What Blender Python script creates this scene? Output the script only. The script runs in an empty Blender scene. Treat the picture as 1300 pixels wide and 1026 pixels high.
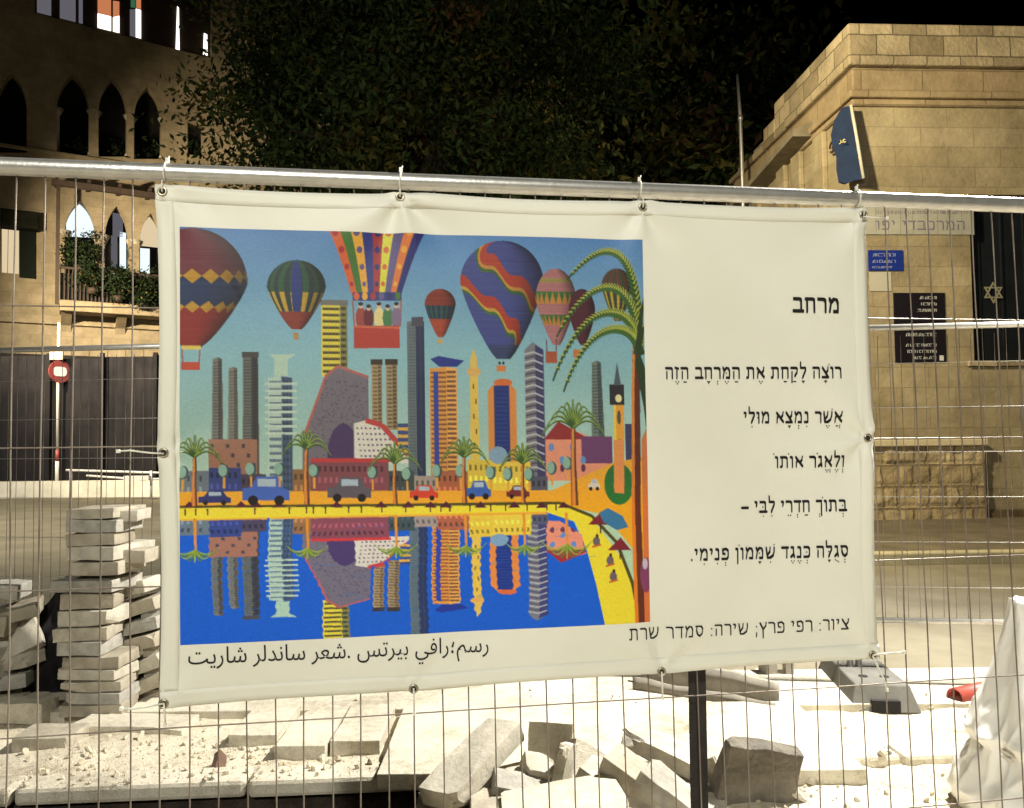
import bpy, bmesh, math, random
import numpy as np
from mathutils import Vector, Matrix, Euler
from mathutils import noise as mnoise
random.seed(7)
SC = bpy.context.scene
COL = SC.collection
R = math.radians

# ------------------------------------------------------------------ camera, sky, lights, exposure
FPX = 1000.0                      # focal length in pixels of the 1300 px wide photograph
CAMH = 1.55
PITCH, ROLL = 0.041, 0.0105
CAM = Vector((0, 0, CAMH))
Fw = Vector((0, math.cos(PITCH), math.sin(PITCH)))
R0 = Vector((1, 0, 0)); U0 = Vector((0, -math.sin(PITCH), math.cos(PITCH)))
RT = math.cos(ROLL) * R0 - math.sin(ROLL) * U0
UP = math.cos(ROLL) * U0 + math.sin(ROLL) * R0
cd = bpy.data.cameras.new('camera'); cam = bpy.data.objects.new('camera', cd); COL.objects.link(cam)
cd.sensor_width = 36.0; cd.lens = 36.0 * FPX / 1300.0; cd.clip_start = 0.05; cd.clip_end = 2000
cam.matrix_world = Matrix(((RT.x, UP.x, -Fw.x, CAM.x), (RT.y, UP.y, -Fw.y, CAM.y), (RT.z, UP.z, -Fw.z, CAM.z), (0, 0, 0, 1)))
SC.camera = cam

world = bpy.data.worlds.new('World'); SC.world = world; world.use_nodes = True
wn = world.node_tree.nodes
sky = wn.new('ShaderNodeTexSky'); sky.sky_type = 'NISHITA'; sky.sun_disc = False
sky.sun_elevation = R(-6); sky.sun_rotation = R(200)
world.node_tree.links.new(sky.outputs[0], wn['Background'].inputs[0])
wn['Background'].inputs[1].default_value = 0.05

def lamp(kind, name, loc, target, power, color, size=0.15, angle=150, blend=0.5):
    l = bpy.data.lights.new(name, kind); l.energy = power; l.color = color
    if kind == 'SPOT':
        l.spot_size = R(angle); l.spot_blend = blend
    l.shadow_soft_size = size
    o = bpy.data.objects.new(name, l); COL.objects.link(o); o.location = loc
    o.rotation_euler = (Vector(target) - Vector(loc)).to_track_quat('-Z', 'Y').to_euler()
    return o
sun = bpy.data.lights.new('moon', 'SUN'); sun.energy = 0.012; sun.angle = R(0.5); sun.color = (0.8, 0.88, 1)
so = bpy.data.objects.new('moon', sun); COL.objects.link(so); so.rotation_euler = (R(40), R(15), R(-20))
# inferred site and street lamps outside the frame, plus one added over the road
lamp('SPOT', 'work_site_lamp', (3.4, 4.6, 5.2), (0.4, 4.3, 0), 4700, (1.0, 0.955, 0.86), 0.14, 124, 0.8)
lamp('SPOT', 'street_lamp_facade', (0.6, 8.4, 7.4), (7.6, 13.0, 2.9), 4700, (1.0, 0.86, 0.56), 0.2, 104, 0.5)
lamp('SPOT', 'street_lamp_behind_camera', (-0.6, -5.0, 5.5), (0.1, 2.0, 1.15), 2150, (1.0, 0.975, 0.86), 0.25, 112, 0.7)
lamp('SPOT', 'added_road_lamp', (-10.5, 13.0, 9.0), (-10.5, 17.0, 0), 6500, (1.0, 0.92, 0.74), 0.25, 124, 0.6)  # added to brighten the road and background at left; no such lamp is known
lamp('SPOT', 'street_lamp_corner', (-14.5, 17.5, 7.0), (-7.5, 26.5, 5.4), 11500, (1.0, 0.82, 0.53), 0.2, 112, 0.9)
SC.view_settings.view_transform = 'Standard'; SC.view_settings.look = 'None'
SC.view_settings.exposure = 0.0; SC.view_settings.gamma = 1.0; SC.view_settings.use_curve_mapping = False

# ------------------------------------------------------------------ helpers
def ray(px, py):
    return (Fw + RT * ((px - 650) / FPX) - UP * ((py - 513) / FPX))
def G(px, py, z=0.0):
    d = ray(px, py); t = (z - CAMH) / d.z
    return CAM + d * t
def AT(px, py, Y):
    d = ray(px, py); return CAM + d * (Y / d.y)
class Plane:
    """upright plane: origin o (z=0), direction a along it, n towards the camera"""
    def __init__(s, o, ang):
        s.o = Vector(o); s.a = Vector((math.cos(ang), math.sin(ang), 0)); s.n = Vector((s.a.y, -s.a.x, 0))
    def uv(s, px, py, off=0.0):
        d = ray(px, py); o = s.o + s.n * off
        t = (o - CAM).dot(s.n) / d.dot(s.n); p = CAM + d * t
        return ((p - s.o).dot(s.a), p.z)
    def P(s, u, z, off=0.0):
        return s.o + s.a * u + s.n * off + Vector((0, 0, z))

def srgb(r, g, b):
    f = lambda c: (c / 255 / 12.92) if c / 255 <= 0.04045 else ((c / 255 + 0.055) / 1.055) ** 2.4
    return (f(r), f(g), f(b))

MATS = {}
def mat(name, col, rough=0.6, metal=0.0, var=0.0, scale=8.0, bump=0.0, bscale=40.0, col2=None, spec=0.5, dist=0.004):
    if name in MATS: return MATS[name]
    m = bpy.data.materials.new(name); m.use_nodes = True; nt = m.node_tree; n = nt.nodes; L = nt.links
    b = n['Principled BSDF']; b.inputs['Roughness'].default_value = rough; b.inputs['Metallic'].default_value = metal
    b.inputs['Specular IOR Level'].default_value = spec
    tc = n.new('ShaderNodeTexCoord')
    if var or col2:
        nz = n.new('ShaderNodeTexNoise'); nz.inputs['Scale'].default_value = scale; nz.inputs['Detail'].default_value = 7; nz.inputs['Roughness'].default_value = 0.65
        L.new(tc.outputs['Object'], nz.inputs['Vector'])
        cr = n.new('ShaderNodeValToRGB'); cr.color_ramp.elements[0].position = 0.3; cr.color_ramp.elements[1].position = 0.7
        c2 = col2 if col2 else tuple(min(1, c * (1 + var)) for c in col)
        c1 = col if col2 else tuple(c * (1 - var) for c in col)
        cr.color_ramp.elements[0].color = (*c1, 1); cr.color_ramp.elements[1].color = (*c2, 1)
        L.new(nz.outputs[0], cr.inputs[0]); L.new(cr.outputs[0], b.inputs['Base Color'])
    else:
        b.inputs['Base Color'].default_value = (*col, 1)
    if bump:
        nb = n.new('ShaderNodeTexNoise'); nb.inputs['Scale'].default_value = bscale; nb.inputs['Detail'].default_value = 8
        L.new(tc.outputs['Object'], nb.inputs['Vector'])
        bp = n.new('ShaderNodeBump'); bp.inputs['Strength'].default_value = bump; bp.inputs['Distance'].default_value = dist
        L.new(nb.outputs[0], bp.inputs['Height']); L.new(bp.outputs[0], b.inputs['Normal'])
    MATS[name] = m; return m
def emis(name, col, s):
    if name in MATS: return MATS[name]
    m = bpy.data.materials.new(name); m.use_nodes = True; n = m.node_tree.nodes; n.clear()
    e = n.new('ShaderNodeEmission'); e.inputs[0].default_value = (*col, 1); e.inputs[1].default_value = s
    o = n.new('ShaderNodeOutputMaterial'); m.node_tree.links.new(e.outputs[0], o.inputs[0]); MATS[name] = m; return m

WLOC = {}
def wloc(o): return WLOC.get(o.name, Vector((0, 0, 0)))
def tag(o, label=None, cat=None, group=None, kind=None):
    if label: o['label'] = label
    if cat: o['category'] = cat
    if group: o['group'] = group
    if kind: o['kind'] = kind
    return o
def thing(name, loc, label, cat, group=None):
    o = bpy.data.objects.new(name, None); COL.objects.link(o); o.location = loc; o.empty_display_size = 0.1
    WLOC[o.name] = Vector(loc); return tag(o, label, cat, group)

class MB:
    def __init__(s): s.v = []; s.f = []; s.sm = []
    def add(s, vs, fs, smooth=False):
        k = len(s.v); s.v += [Vector(v) for v in vs]; s.f += [tuple(i + k for i in f) for f in fs]; s.sm += [smooth] * len(fs); return s
    def hexa(s, p):   # p: 8 points, bottom ring then top ring
        return s.add(p, [(3, 2, 1, 0), (4, 5, 6, 7), (0, 1, 5, 4), (1, 2, 6, 5), (2, 3, 7, 6), (3, 0, 4, 7)])
    def box(s, c, d, rot=None):
        c = Vector(c); hx, hy, hz = d[0] / 2, d[1] / 2, d[2] / 2
        M = rot.to_matrix() if isinstance(rot, Euler) else (rot or Matrix.Identity(3))
        q = [(-hx, -hy, -hz), (hx, -hy, -hz), (hx, hy, -hz), (-hx, hy, -hz), (-hx, -hy, hz), (hx, -hy, hz), (hx, hy, hz), (-hx, hy, hz)]
        return s.hexa([c + M @ Vector(v) for v in q])
    def pbox(s, pl, u0, u1, z0, z1, o0, o1):  # box on an upright plane, from offset o0 to o1 (towards camera)
        return s.hexa([pl.P(u0, z0, o1), pl.P(u1, z0, o1), pl.P(u1, z0, o0), pl.P(u0, z0, o0),
                       pl.P(u0, z1, o1), pl.P(u1, z1, o1), pl.P(u1, z1, o0), pl.P(u0, z1, o0)])
    def tube(s, pts, r, seg=8, cap=True):
        pts = [Vector(p) for p in pts]; n = len(pts); rs = r if isinstance(r, (list, tuple)) else [r] * n
        vs = []; prev = None
        for i, p in enumerate(pts):
            t = (pts[min(i + 1, n - 1)] - pts[max(i - 1, 0)]).normalized()
            if prev is None:
                a = Vector((0, 0, 1)) if abs(t.z) < 0.9 else Vector((1, 0, 0)); x = t.cross(a).normalized()
            else:
                x = (prev - t * prev.dot(t)).normalized()
            prev = x; y = t.cross(x)
            for k in range(seg):
                w = 2 * math.pi * k / seg; vs.append(p + (x * math.cos(w) + y * math.sin(w)) * rs[i])
        fs = [(i * seg + k, i * seg + (k + 1) % seg, (i + 1) * seg + (k + 1) % seg, (i + 1) * seg + k) for i in range(n - 1) for k in range(seg)]
        s.add(vs, fs, True)
        if cap:
            s.f += [tuple(len(s.v) - n * seg + k for k in reversed(range(seg))), tuple(len(s.v) - seg + k for k in range(seg))]; s.sm += [False, False]
        return s
    def build(s, name, m, parent=None, base=None, bevel=0.0, bseg=2):
        me = bpy.data.meshes.new(name)
        b = wloc(parent) if parent else (Vector(base) if base is not None else Vector((0, 0, 0)))
        me.from_pydata([v - b for v in s.v], [], s.f); me.update()
        for p, q in zip(me.polygons, s.sm): p.use_smooth = q
        if m: me.materials.append(m)
        o = bpy.data.objects.new(name, me); COL.objects.link(o)
        if parent: o.parent = parent
        else: o.location = b
        WLOC[o.name] = b
        if bevel:
            md = o.modifiers.new('bevel', 'BEVEL'); md.width = bevel; md.segments = bseg; md.limit_method = 'ANGLE'
        return o

def panel_mesh(outer, holes, depth):
    """flat panel with openings: returns verts (u,z,w) and faces, w in 0..depth"""
    cu = bpy.data.curves.new('tmp', 'CURVE'); cu.dimensions = '2D'; cu.fill_mode = 'BOTH'; cu.extrude = depth / 2
    for pts in [outer] + holes:
        sp = cu.splines.new('POLY'); sp.points.add(len(pts) - 1); sp.use_cyclic_u = True
        for q, p in zip(sp.points, pts): q.co = (p[0], p[1], 0, 1)
    ob = bpy.data.objects.new('tmp', cu); COL.objects.link(ob)
    bpy.context.view_layer.update()
    me = bpy.data.meshes.new_from_object(ob.evaluated_get(bpy.context.evaluated_depsgraph_get()))
    vs = [(v.co.x, v.co.y, v.co.z + depth / 2) for v in me.vertices]; fs = [tuple(p.vertices) for p in me.polygons]
    bpy.data.objects.remove(ob); bpy.data.curves.remove(cu); bpy.data.meshes.remove(me)
    return vs, fs
def text_mesh(body):
    """glyph outlines of the built-in font, each outer contour filled on its own so overlapping strokes do not cancel"""
    from mathutils.geometry import interpolate_bezier
    cu = bpy.data.curves.new('tmp', 'FONT'); cu.body = body; cu.size = 1.0
    ob = bpy.data.objects.new('tmp', cu); COL.objects.link(ob)
    for o in SC.objects: o.select_set(False)
    ob.select_set(True); bpy.context.view_layer.objects.active = ob
    bpy.ops.object.convert(target='CURVE')
    ob = bpy.context.view_layer.objects.active; cs = []
    for sp in ob.data.splines:
        pts = []; bz = sp.bezier_points
        for i in range(len(bz)):
            p, q = bz[i], bz[(i + 1) % len(bz)]
            straight = (p.handle_right - p.co).length < 1e-6 and (q.handle_left - q.co).length < 1e-6
            seg = [p.co, q.co] if straight else interpolate_bezier(p.co, p.handle_right, q.handle_left, q.co, 7)
            pts += [(v.x, v.y) for v in seg[:-1]]
        if len(pts) > 2: cs.append(pts)
    bpy.data.objects.remove(ob)
    area = lambda c: sum(c[i][0] * c[(i + 1) % len(c)][1] - c[(i + 1) % len(c)][0] * c[i][1] for i in range(len(c))) / 2
    inside = lambda p, c: sum(((c[i][1] > p[1]) != (c[i - 1][1] > p[1])) and (p[0] < (c[i - 1][0] - c[i][0]) * (p[1] - c[i][1]) / (c[i - 1][1] - c[i][1]) + c[i][0]) for i in range(len(c))) % 2
    big = max(cs, key=lambda c: abs(area(c))); sg = 1 if area(big) > 0 else -1
    outs = [c for c in cs if area(c) * sg > 0]; holes = [c for c in cs if area(c) * sg <= 0]; V = []; F = []
    outs += [h for h in holes if not any(inside(h[0], c) for c in outs)]
    for i, c in enumerate(outs):
        hs = [h for h in holes if h is not c and inside(h[0], c)]
        vs, fs = panel_mesh(c, hs, 0.0); k = len(V)
        V += [Vector((v[0], v[1], (i % 3) * 0.00004)) for v in vs]; F += [tuple(j + k for j in f) for f in fs]
    return V, F

def stone_mat(name, c1, c2, mortar, bw, rh, bump=0.5, offs=(0, 0), mort=0.012):
    """coursed ashlar: brick texture laid over (x+y, z)"""
    if name in MATS: return MATS[name]
    m = bpy.data.materials.new(name); m.use_nodes = True; nt = m.node_tree; n = nt.nodes; L = nt.links; b = n['Principled BSDF']
    b.inputs['Roughness'].default_value = 0.9; b.inputs['Specular IOR Level'].default_value = 0.2
    g = n.new('ShaderNodeNewGeometry'); sx = n.new('ShaderNodeSeparateXYZ'); L.new(g.outputs['Position'], sx.inputs[0])
    ad = n.new('ShaderNodeMath'); L.new(sx.outputs[0], ad.inputs[0]); L.new(sx.outputs[1], ad.inputs[1])
    ad2 = n.new('ShaderNodeMath'); ad2.inputs[1].default_value = offs[0]; L.new(ad.outputs[0], ad2.inputs[0])
    az = n.new('ShaderNodeMath'); az.inputs[1].default_value = offs[1]; L.new(sx.outputs[2], az.inputs[0])
    cx = n.new('ShaderNodeCombineXYZ'); L.new(ad2.outputs[0], cx.inputs[0]); L.new(az.outputs[0], cx.inputs[1])
    # wobble the joints a little
    wz = n.new('ShaderNodeTexNoise'); wz.inputs['Scale'].default_value = 3.0; L.new(g.outputs['Position'], wz.inputs['Vector'])
    vm = n.new('ShaderNodeVectorMath'); vm.operation = 'SCALE'; vm.inputs['Scale'].default_value = 0.03; L.new(wz.outputs[1], vm.inputs[0])
    va = n.new('ShaderNodeVectorMath'); va.operation = 'ADD'; L.new(cx.outputs[0], va.inputs[0]); L.new(vm.outputs[0], va.inputs[1])
    br = n.new('ShaderNodeTexBrick'); br.inputs['Scale'].default_value = 1.0; br.inputs['Brick Width'].default_value = bw; br.inputs['Row Height'].default_value = rh
    br.inputs['Mortar Size'].default_value = mort; br.inputs['Mortar Smooth'].default_value = 0.4; br.inputs['Bias'].default_value = 0.0
    br.inputs['Color1'].default_value = (*c1, 1); br.inputs['Color2'].default_value = (*c2, 1); br.inputs['Mortar'].default_value = (*mortar, 1)
    L.new(va.outputs[0], br.inputs['Vector'])
    nz = n.new('ShaderNodeTexNoise'); nz.inputs['Scale'].default_value = 1.1; nz.inputs['Detail'].default_value = 10; nz.inputs['Roughness'].default_value = 0.72
    L.new(g.outputs['Position'], nz.inputs['Vector'])
    mr = n.new('ShaderNodeMapRange'); mr.inputs['From Min'].default_value = 0.3; mr.inputs['From Max'].default_value = 0.7; mr.inputs['To Min'].default_value = 0.55; mr.inputs['To Max'].default_value = 1.22
    L.new(nz.outputs[0], mr.inputs[0])
    mx = n.new('ShaderNodeVectorMath'); mx.operation = 'SCALE'; L.new(br.outputs[0], mx.inputs[0]); L.new(mr.outputs[0], mx.inputs['Scale'])
    L.new(mx.outputs[0], b.inputs['Base Color'])
    nb = n.new('ShaderNodeTexNoise'); nb.inputs['Scale'].default_value = 14; nb.inputs['Detail'].default_value = 8; L.new(g.outputs['Position'], nb.inputs['Vector'])
    s1 = n.new('ShaderNodeMath'); s1.operation = 'MULTIPLY_ADD'; s1.inputs[1].default_value = -0.8; L.new(br.outputs['Fac'], s1.inputs[0]); L.new(nb.outputs[0], s1.inputs[2])
    bp = n.new('ShaderNodeBump'); bp.inputs['Strength'].default_value = bump; bp.inputs['Distance'].default_value = 0.03
    L.new(s1.outputs[0], bp.inputs['Height']); L.new(bp.outputs[0], b.inputs['Normal'])
    MATS[name] = m; return m

# ------------------------------------------------------------------ ground, road, pavements
def grit(name, dark, mid, light, bump=1.0):
    m = bpy.data.materials.new(name); m.use_nodes = True; nt = m.node_tree; n = nt.nodes; L = nt.links; p = n['Principled BSDF']; p.inputs['Roughness'].default_value = .95; p.inputs['Specular IOR Level'].default_value = .1
    g = n.new('ShaderNodeNewGeometry'); outs = []
    for sc_, det, ro in ((1.6, 9, .7), (24, 6, .7), (150, 3, .6)):
        z = n.new('ShaderNodeTexNoise'); z.inputs['Scale'].default_value = sc_; z.inputs['Detail'].default_value = det; z.inputs['Roughness'].default_value = ro; L.new(g.outputs['Position'], z.inputs['Vector']); outs.append(z.outputs[0])
    a1 = n.new('ShaderNodeMath'); a1.operation = 'MULTIPLY_ADD'; a1.inputs[1].default_value = .45; L.new(outs[1], a1.inputs[0]); L.new(outs[0], a1.inputs[2])
    a2 = n.new('ShaderNodeMath'); a2.operation = 'MULTIPLY_ADD'; a2.inputs[1].default_value = .35; L.new(outs[2], a2.inputs[0]); L.new(a1.outputs[0], a2.inputs[2])
    cr = n.new('ShaderNodeValToRGB'); e = cr.color_ramp.elements; e[0].position = .68; e[0].color = (*dark, 1); e[1].position = 1.08 - .1; e[1].color = (*light, 1); k = e.new(.84); k.color = (*mid, 1)
    L.new(a2.outputs[0], cr.inputs[0]); L.new(cr.outputs[0], p.inputs['Base Color'])
    bp = n.new('ShaderNodeBump'); bp.inputs['Strength'].default_value = bump; bp.inputs['Distance'].default_value = .02; L.new(a2.outputs[0], bp.inputs['Height']); L.new(bp.outputs[0], p.inputs['Normal']); MATS[name] = m; return m
sand = grit('sand', (.22, .18, .12), (.50, .44, .33), (.68, .62, .49))
asphalt = mat('asphalt', (0.15, 0.132, 0.09), 0.9, col2=(0.24, 0.215, 0.155), scale=1.3, bump=0.5, bscale=90, spec=0.2)
pave = mat('pavement_stone', (0.30, 0.27, 0.21), 0.9, var=0.25, scale=3, bump=0.4, bscale=30, spec=0.2)
earth = mat('dug_earth', (0.035, 0.028, 0.022), 0.95, var=0.5, scale=14, bump=1.0, bscale=30, spec=0.1, dist=0.02)
pale_conc = grit('pale_concrete', (.27, .24, .18), (.47, .43, .34), (.60, .56, .46), .5)
conc = mat('grey_concrete', (0.34, 0.31, 0.26), 0.9, var=0.25, scale=9, bump=0.6, bscale=70, spec=0.2)

X0, X1, Y0, Y1 = -6.0, 6.0, 2.2, 5.6
NX, NY = 300, 130
def ground_z(x, y):
    z = 0.022 * mnoise.fractal(Vector((x * 1.7, y * 1.7, 0)), 1.0, 2.0, 5) + 0.012 * mnoise.noise(Vector((x * 11, y * 11, 3)))
    # sand bed rises a little against the broken paving edge on the left
    if x < -0.5: z += 0.035 * math.exp(-((y - 4.12) / 0.22) ** 2) * (0.5 + mnoise.noise(Vector((x * 3, 5, 1))))
    edge = min(x - X0, X1 - x, y - Y0, Y1 - y)
    return z * max(0, min(1, edge / 0.5))
def pit(x, y):
    fx = max(0, min(1, (-0.42 - x + 0.08 * mnoise.noise(Vector((y * 6, 0, 0)))) / 0.1))
    fy = max(0, min(1, (3.545 + .065 * (x + 2.2) - y) / 0.02)); fy2 = max(0, min(1, (y - 2.5) / 0.2))
    return -0.30 * fx * fy * fy2
def build_ground():
    me = bpy.data.meshes.new('ground')
    xs = np.linspace(X0, X1, NX); ys = np.linspace(Y0, Y1, NY)
    vs = []; fs = []; mi = []
    for y in ys:
        for x in xs: vs.append((x, y, ground_z(x, y) + pit(x, y)))
    for j in range(NY - 1):
        for i in range(NX - 1):
            k = j * NX + i; fs.append((k, k + 1, k + NX + 1, k + NX))
            mi.append(1 if min(vs[k][2], vs[k + 1][2], vs[k + NX][2], vs[k + NX + 1][2]) < -0.045 else 0)
    k = len(vs); B = 600
    vs += [(-B, -B, 0), (B, -B, 0), (B, B, 0), (-B, B, 0), (X0, Y0, 0), (X1, Y0, 0), (X1, Y1, 0), (X0, Y1, 0)]
    fs += [(k, k + 1, k + 5, k + 4), (k + 1, k + 2, k + 6, k + 5), (k + 2, k + 3, k + 7, k + 6), (k + 3, k, k + 4, k + 7)]; mi += [0] * 4
    me.from_pydata(vs, [], fs); me.materials.append(sand); me.materials.append(earth); me.update()
    me.polygons.foreach_set('material_index', mi); me.polygons.foreach_set('use_smooth', [True] * len(fs))
    o = bpy.data.objects.new('ground', me); COL.objects.link(o); tag(o, kind='structure')
build_ground()
def sheet(name, pts, m, z):
    b = MB(); b.add([(x, y, z) for x, y in pts], [tuple(range(len(pts)))]); return tag(b.build(name, m), kind='structure')
# road: one asphalt sheet with a slightly wavy front edge where the site begins
edge = [(x, 5.15 + 0.12 * mnoise.noise(Vector((x * 0.9, 2, 0)))) for x in np.linspace(-40, 40, 120)]
sheet('road', edge + [(40, 60), (-40, 60)], asphalt, 0.012)
# far pavement in front of the corner building, with its kerb
b = MB(); b.hexa([Vector(p) for p in [(1.0, 9.25, 0), (40, 10.4, 0), (40, 40, 0), (1.0, 40, 0), (1.0, 9.25, .14), (40, 10.4, .14), (40, 40, .14), (1.0, 40, .14)]])
tag(b.build('pavement', mat('dusty_paving', (0.15, 0.125, 0.085), 0.9, var=0.3, scale=2, bump=0.4, bscale=30, spec=0.2)), kind='structure')
b = MB(); b.hexa([Vector(p) for p in [(0.9, 9.07, 0), (40, 10.22, 0), (40, 10.397, 0), (0.9, 9.247, 0), (0.9, 9.07, .155), (40, 10.22, .155), (40, 10.397, .155), (0.9, 9.247, .155)]])
tag(b.build('kerb', mat('kerb_stone', (0.42, 0.37, 0.24), 0.9, var=0.2, scale=3, spec=0.2), bevel=0.02), kind='structure')
# raised pavement and its low edge on the left, far across the road
b = MB(); b.hexa([Vector(p) for p in [(-60, 21.0, 0), (-1, 21.9, 0), (-1, 60, 0), (-60, 60, 0), (-60, 21.0, .42), (-1, 21.9, .42), (-1, 60, .42), (-60, 60, .42)]])
tag(b.build('pavement', pale_conc), kind='structure')
b = MB(); b.hexa([Vector(p) for p in [(-60, 20.7, 0), (-1, 21.6, 0), (-1, 21.897, 0), (-60, 20.997, 0), (-60, 20.7, .46), (-1, 21.6, .46), (-1, 21.897, .46), (-60, 20.997, .46)]])
tag(b.build('kerb', mat('white_kerb', (0.72, 0.69, 0.6), 0.85, var=0.2, scale=2)), kind='structure')
# the old kerb that runs across the site, and the pale kerb row behind it
b = MB()
for x0, x1 in ((-6, -3.1), (-3.095, -2.2), (-2.195, -1.2), (-1.195, -0.2), (-0.195, 0.8), (0.805, 1.8), (1.805, 2.8), (2.805, 6)):
    j = random.uniform(-.008, .008)
    xm = (x0 + x1) / 2; b.box((xm, 3.57 + .065 * (xm + 2.2) + j, 0.002), (x1 - x0 - .006, 0.17, 0.08), Euler((0, 0, .065)))
tag(b.build('kerb', pale_conc, bevel=0.02), kind='structure')

# ------------------------------------------------------------------ the near fence
TH = math.atan(0.148)
F1 = Plane((0, 1.85, 0), TH)
galv = mat('galvanised_steel', (0.56, 0.55, 0.52), 0.36, 0.72, var=0.12, scale=30, bump=0.15, bscale=120)
wire = mat('rusty_wire', (0.12, 0.085, 0.07), 0.5, 0.35, col2=(0.30, 0.26, 0.21), scale=4)
def zrail(px, py): return F1.uv(px, py)
ua, za = F1.uv(0, 211); ub, zb = F1.uv(1300, 261)
def rz(u, k=0.0):  # rail height along the fence, k steps of the stiff wires below it
    ua4, za4 = F1.uv(0, 937); ub4, zb4 = F1.uv(1300, 857)
    z0 = za + (zb - za) * (u - ua) / (ub - ua); z4 = za4 + (zb4 - za4) * (u - ua4) / (ub4 - ua4)
    return z0 + (z4 - z0) * k / 4.0
fence = thing('temporary_fence', F1.P(0, 0), 'near galvanised mesh fence panel with a thick round top rail carrying the banner', 'fence', 'mesh fence panels')
UL, UR = -2.6, 3.2
b = MB(); b.tube([F1.P(u, rz(u)) for u in np.linspace(UL, UR, 12)], 0.0195, 20); b.build('top_rail', galv, fence)
b = MB()
for k in range(1, 7):
    pts = []
    for u in np.linspace(UL, UR, 60):
        pts.append(F1.P(u, rz(u, k) + 0.003 * mnoise.noise(Vector((u * 1.3, k * 5, 0))), 0.003))
    b.tube(pts, 0.0017, 5)
u = UL; i = 0
while u < UR:
    pts = []
    lean = 0.010 * (u + 1.2) ; top = rz(u) - 0.005
    for z in np.linspace(top, 0.12, 14):
        w = 0.0055 * mnoise.noise(Vector((i * 3.1, z * 1.8, 0)))
        pts.append(F1.P(u + (top - z) * lean * 0.9 + w, z, -0.002 + 0.004 * mnoise.noise(Vector((z * 3, i * 1.7, 4)))))
    b.tube(pts, 0.0018, 5); u += 0.0605; i += 1
b.build('wire_mesh', wire, fence)
for uu in (UL, UR):
    b = MB(); b.tube([F1.P(uu, 0.02), F1.P(uu, rz(uu) - .02)], 0.0195, 14); b.build('post', galv, fence)
b = MB(); b.tube([F1.P(u, 0.12) for u in (UL + .02, UR - .02)], 0.0195, 14); b.build('bottom_rail', galv, fence)

# the dark notched post standing just behind the near fence
def flat_post():
    u0, zt = F1.uv(873, 800, -0.05); u1, _ = F1.uv(893, 800, -0.05)
    b = MB(); n = 46; z1 = 1.25; pts = []
    w = u1 - u0
    left = []
    for i in range(n):
        z = 0.02 + (z1 - 0.02) * i / n; h = (z1 - .02) / n
        left += [(u0, z), (u0, z + h * .62), (u0 + .0032, z + h * .70), (u0 + .0032, z + h * .95)]
    outer = [(u1, 0.02), (u1, z1)] + [(p[0], p[1]) for p in reversed(left)]
    vs, fs = panel_mesh(outer, [], 0.004)
    b.add([F1.P(v[0], v[1], -0.052 + v[2]) for v in vs], fs)
    b.pbox(F1, u1, u1 + .003, 0.02, z1, -0.085, -0.048)
    b.pbox(F1, u0 + .012, u0 + .015, 0.02, z1, -0.085, -0.0525)
    o = b.build('notched_post', mat('black_steel', (0.018, 0.015, 0.014), 0.7, 0.2, var=0.4, scale=20, bump=0.3, bscale=60), base=F1.P(u0, 0, -.06))
    tag(o, 'black flat steel post with a notched edge rising behind the wires below the banner', 'post')
flat_post()

# ------------------------------------------------------------------ the banner
OFF = 0.030
BTL, BTR, BBR, BBL = (F1.uv(196, 233, OFF), F1.uv(1101, 264, OFF), F1.uv(1117, 836, OFF), F1.uv(203, 900, OFF))
TIES_TOP = [F1.uv(p, q, OFF) for p, q in ((206, 244), (508, 250), (816, 263), (1092, 270))]
GROM = [(206, 243), (508, 250), (816, 263), (1096, 273), (208, 575), (1101, 556), (208, 893), (525, 874), (840, 853), (1108, 832)]
GUV = [F1.uv(p, q, OFF) for p, q in GROM]
def bw(u, z):
    """out-of-plane shape of the sheet: slight belly, folds running from the grommets"""
    w = 0.006 * mnoise.noise(Vector((u * 1.5, z * 1.2, 2))) + 0.003 * mnoise.noise(Vector((u * 4.2, z * 3.0, 9)))
    for i, (gu, gz) in enumerate(GUV):
        du, dz = u - gu, z - gz; r = math.hypot(du, dz)
        if r < 0.42:
            a = math.atan2(dz, du); am = (0.006, .013, .008, .010, .005, .009, .006, .005, .008, .008)[i]
            w += am * math.sin(a * 5 + i * 1.9) * math.exp(-r / 0.13) * min(1, r / 0.04)
    return w
def edge_fix(s, t):   # outline: top edge sags between ties, bottom edge a little wavy
    return s, t
def BP(u, z, off=0.0):
    return F1.P(u, z, OFF + bw(u, z) + off)
def bil(s, t):  # s: left to right, t: top to bottom
    u = (BTL[0] * (1 - s) + BTR[0] * s) * (1 - t) + (BBL[0] * (1 - s) + BBR[0] * s) * t
    z = (BTL[1] * (1 - s) + BTR[1] * s) * (1 - t) + (BBL[1] * (1 - s) + BBR[1] * s) * t
    # sag of the top hem between ties, scallop of the bottom hem
    k = s * 3; z -= 0.008 * math.sin(math.pi * (k % 1.0)) * (1 - t) ** 3
    z += 0.004 * math.sin(math.pi * ((s * 3) % 1.0)) * t ** 4
    u += (0.007 * math.sin(math.pi * ((t * 2) % 1))) * ((1 - s) ** 8 - s ** 8)
    return u, z
vinyl = bpy.data.materials.new('banner_vinyl'); vinyl.use_nodes = True
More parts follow.
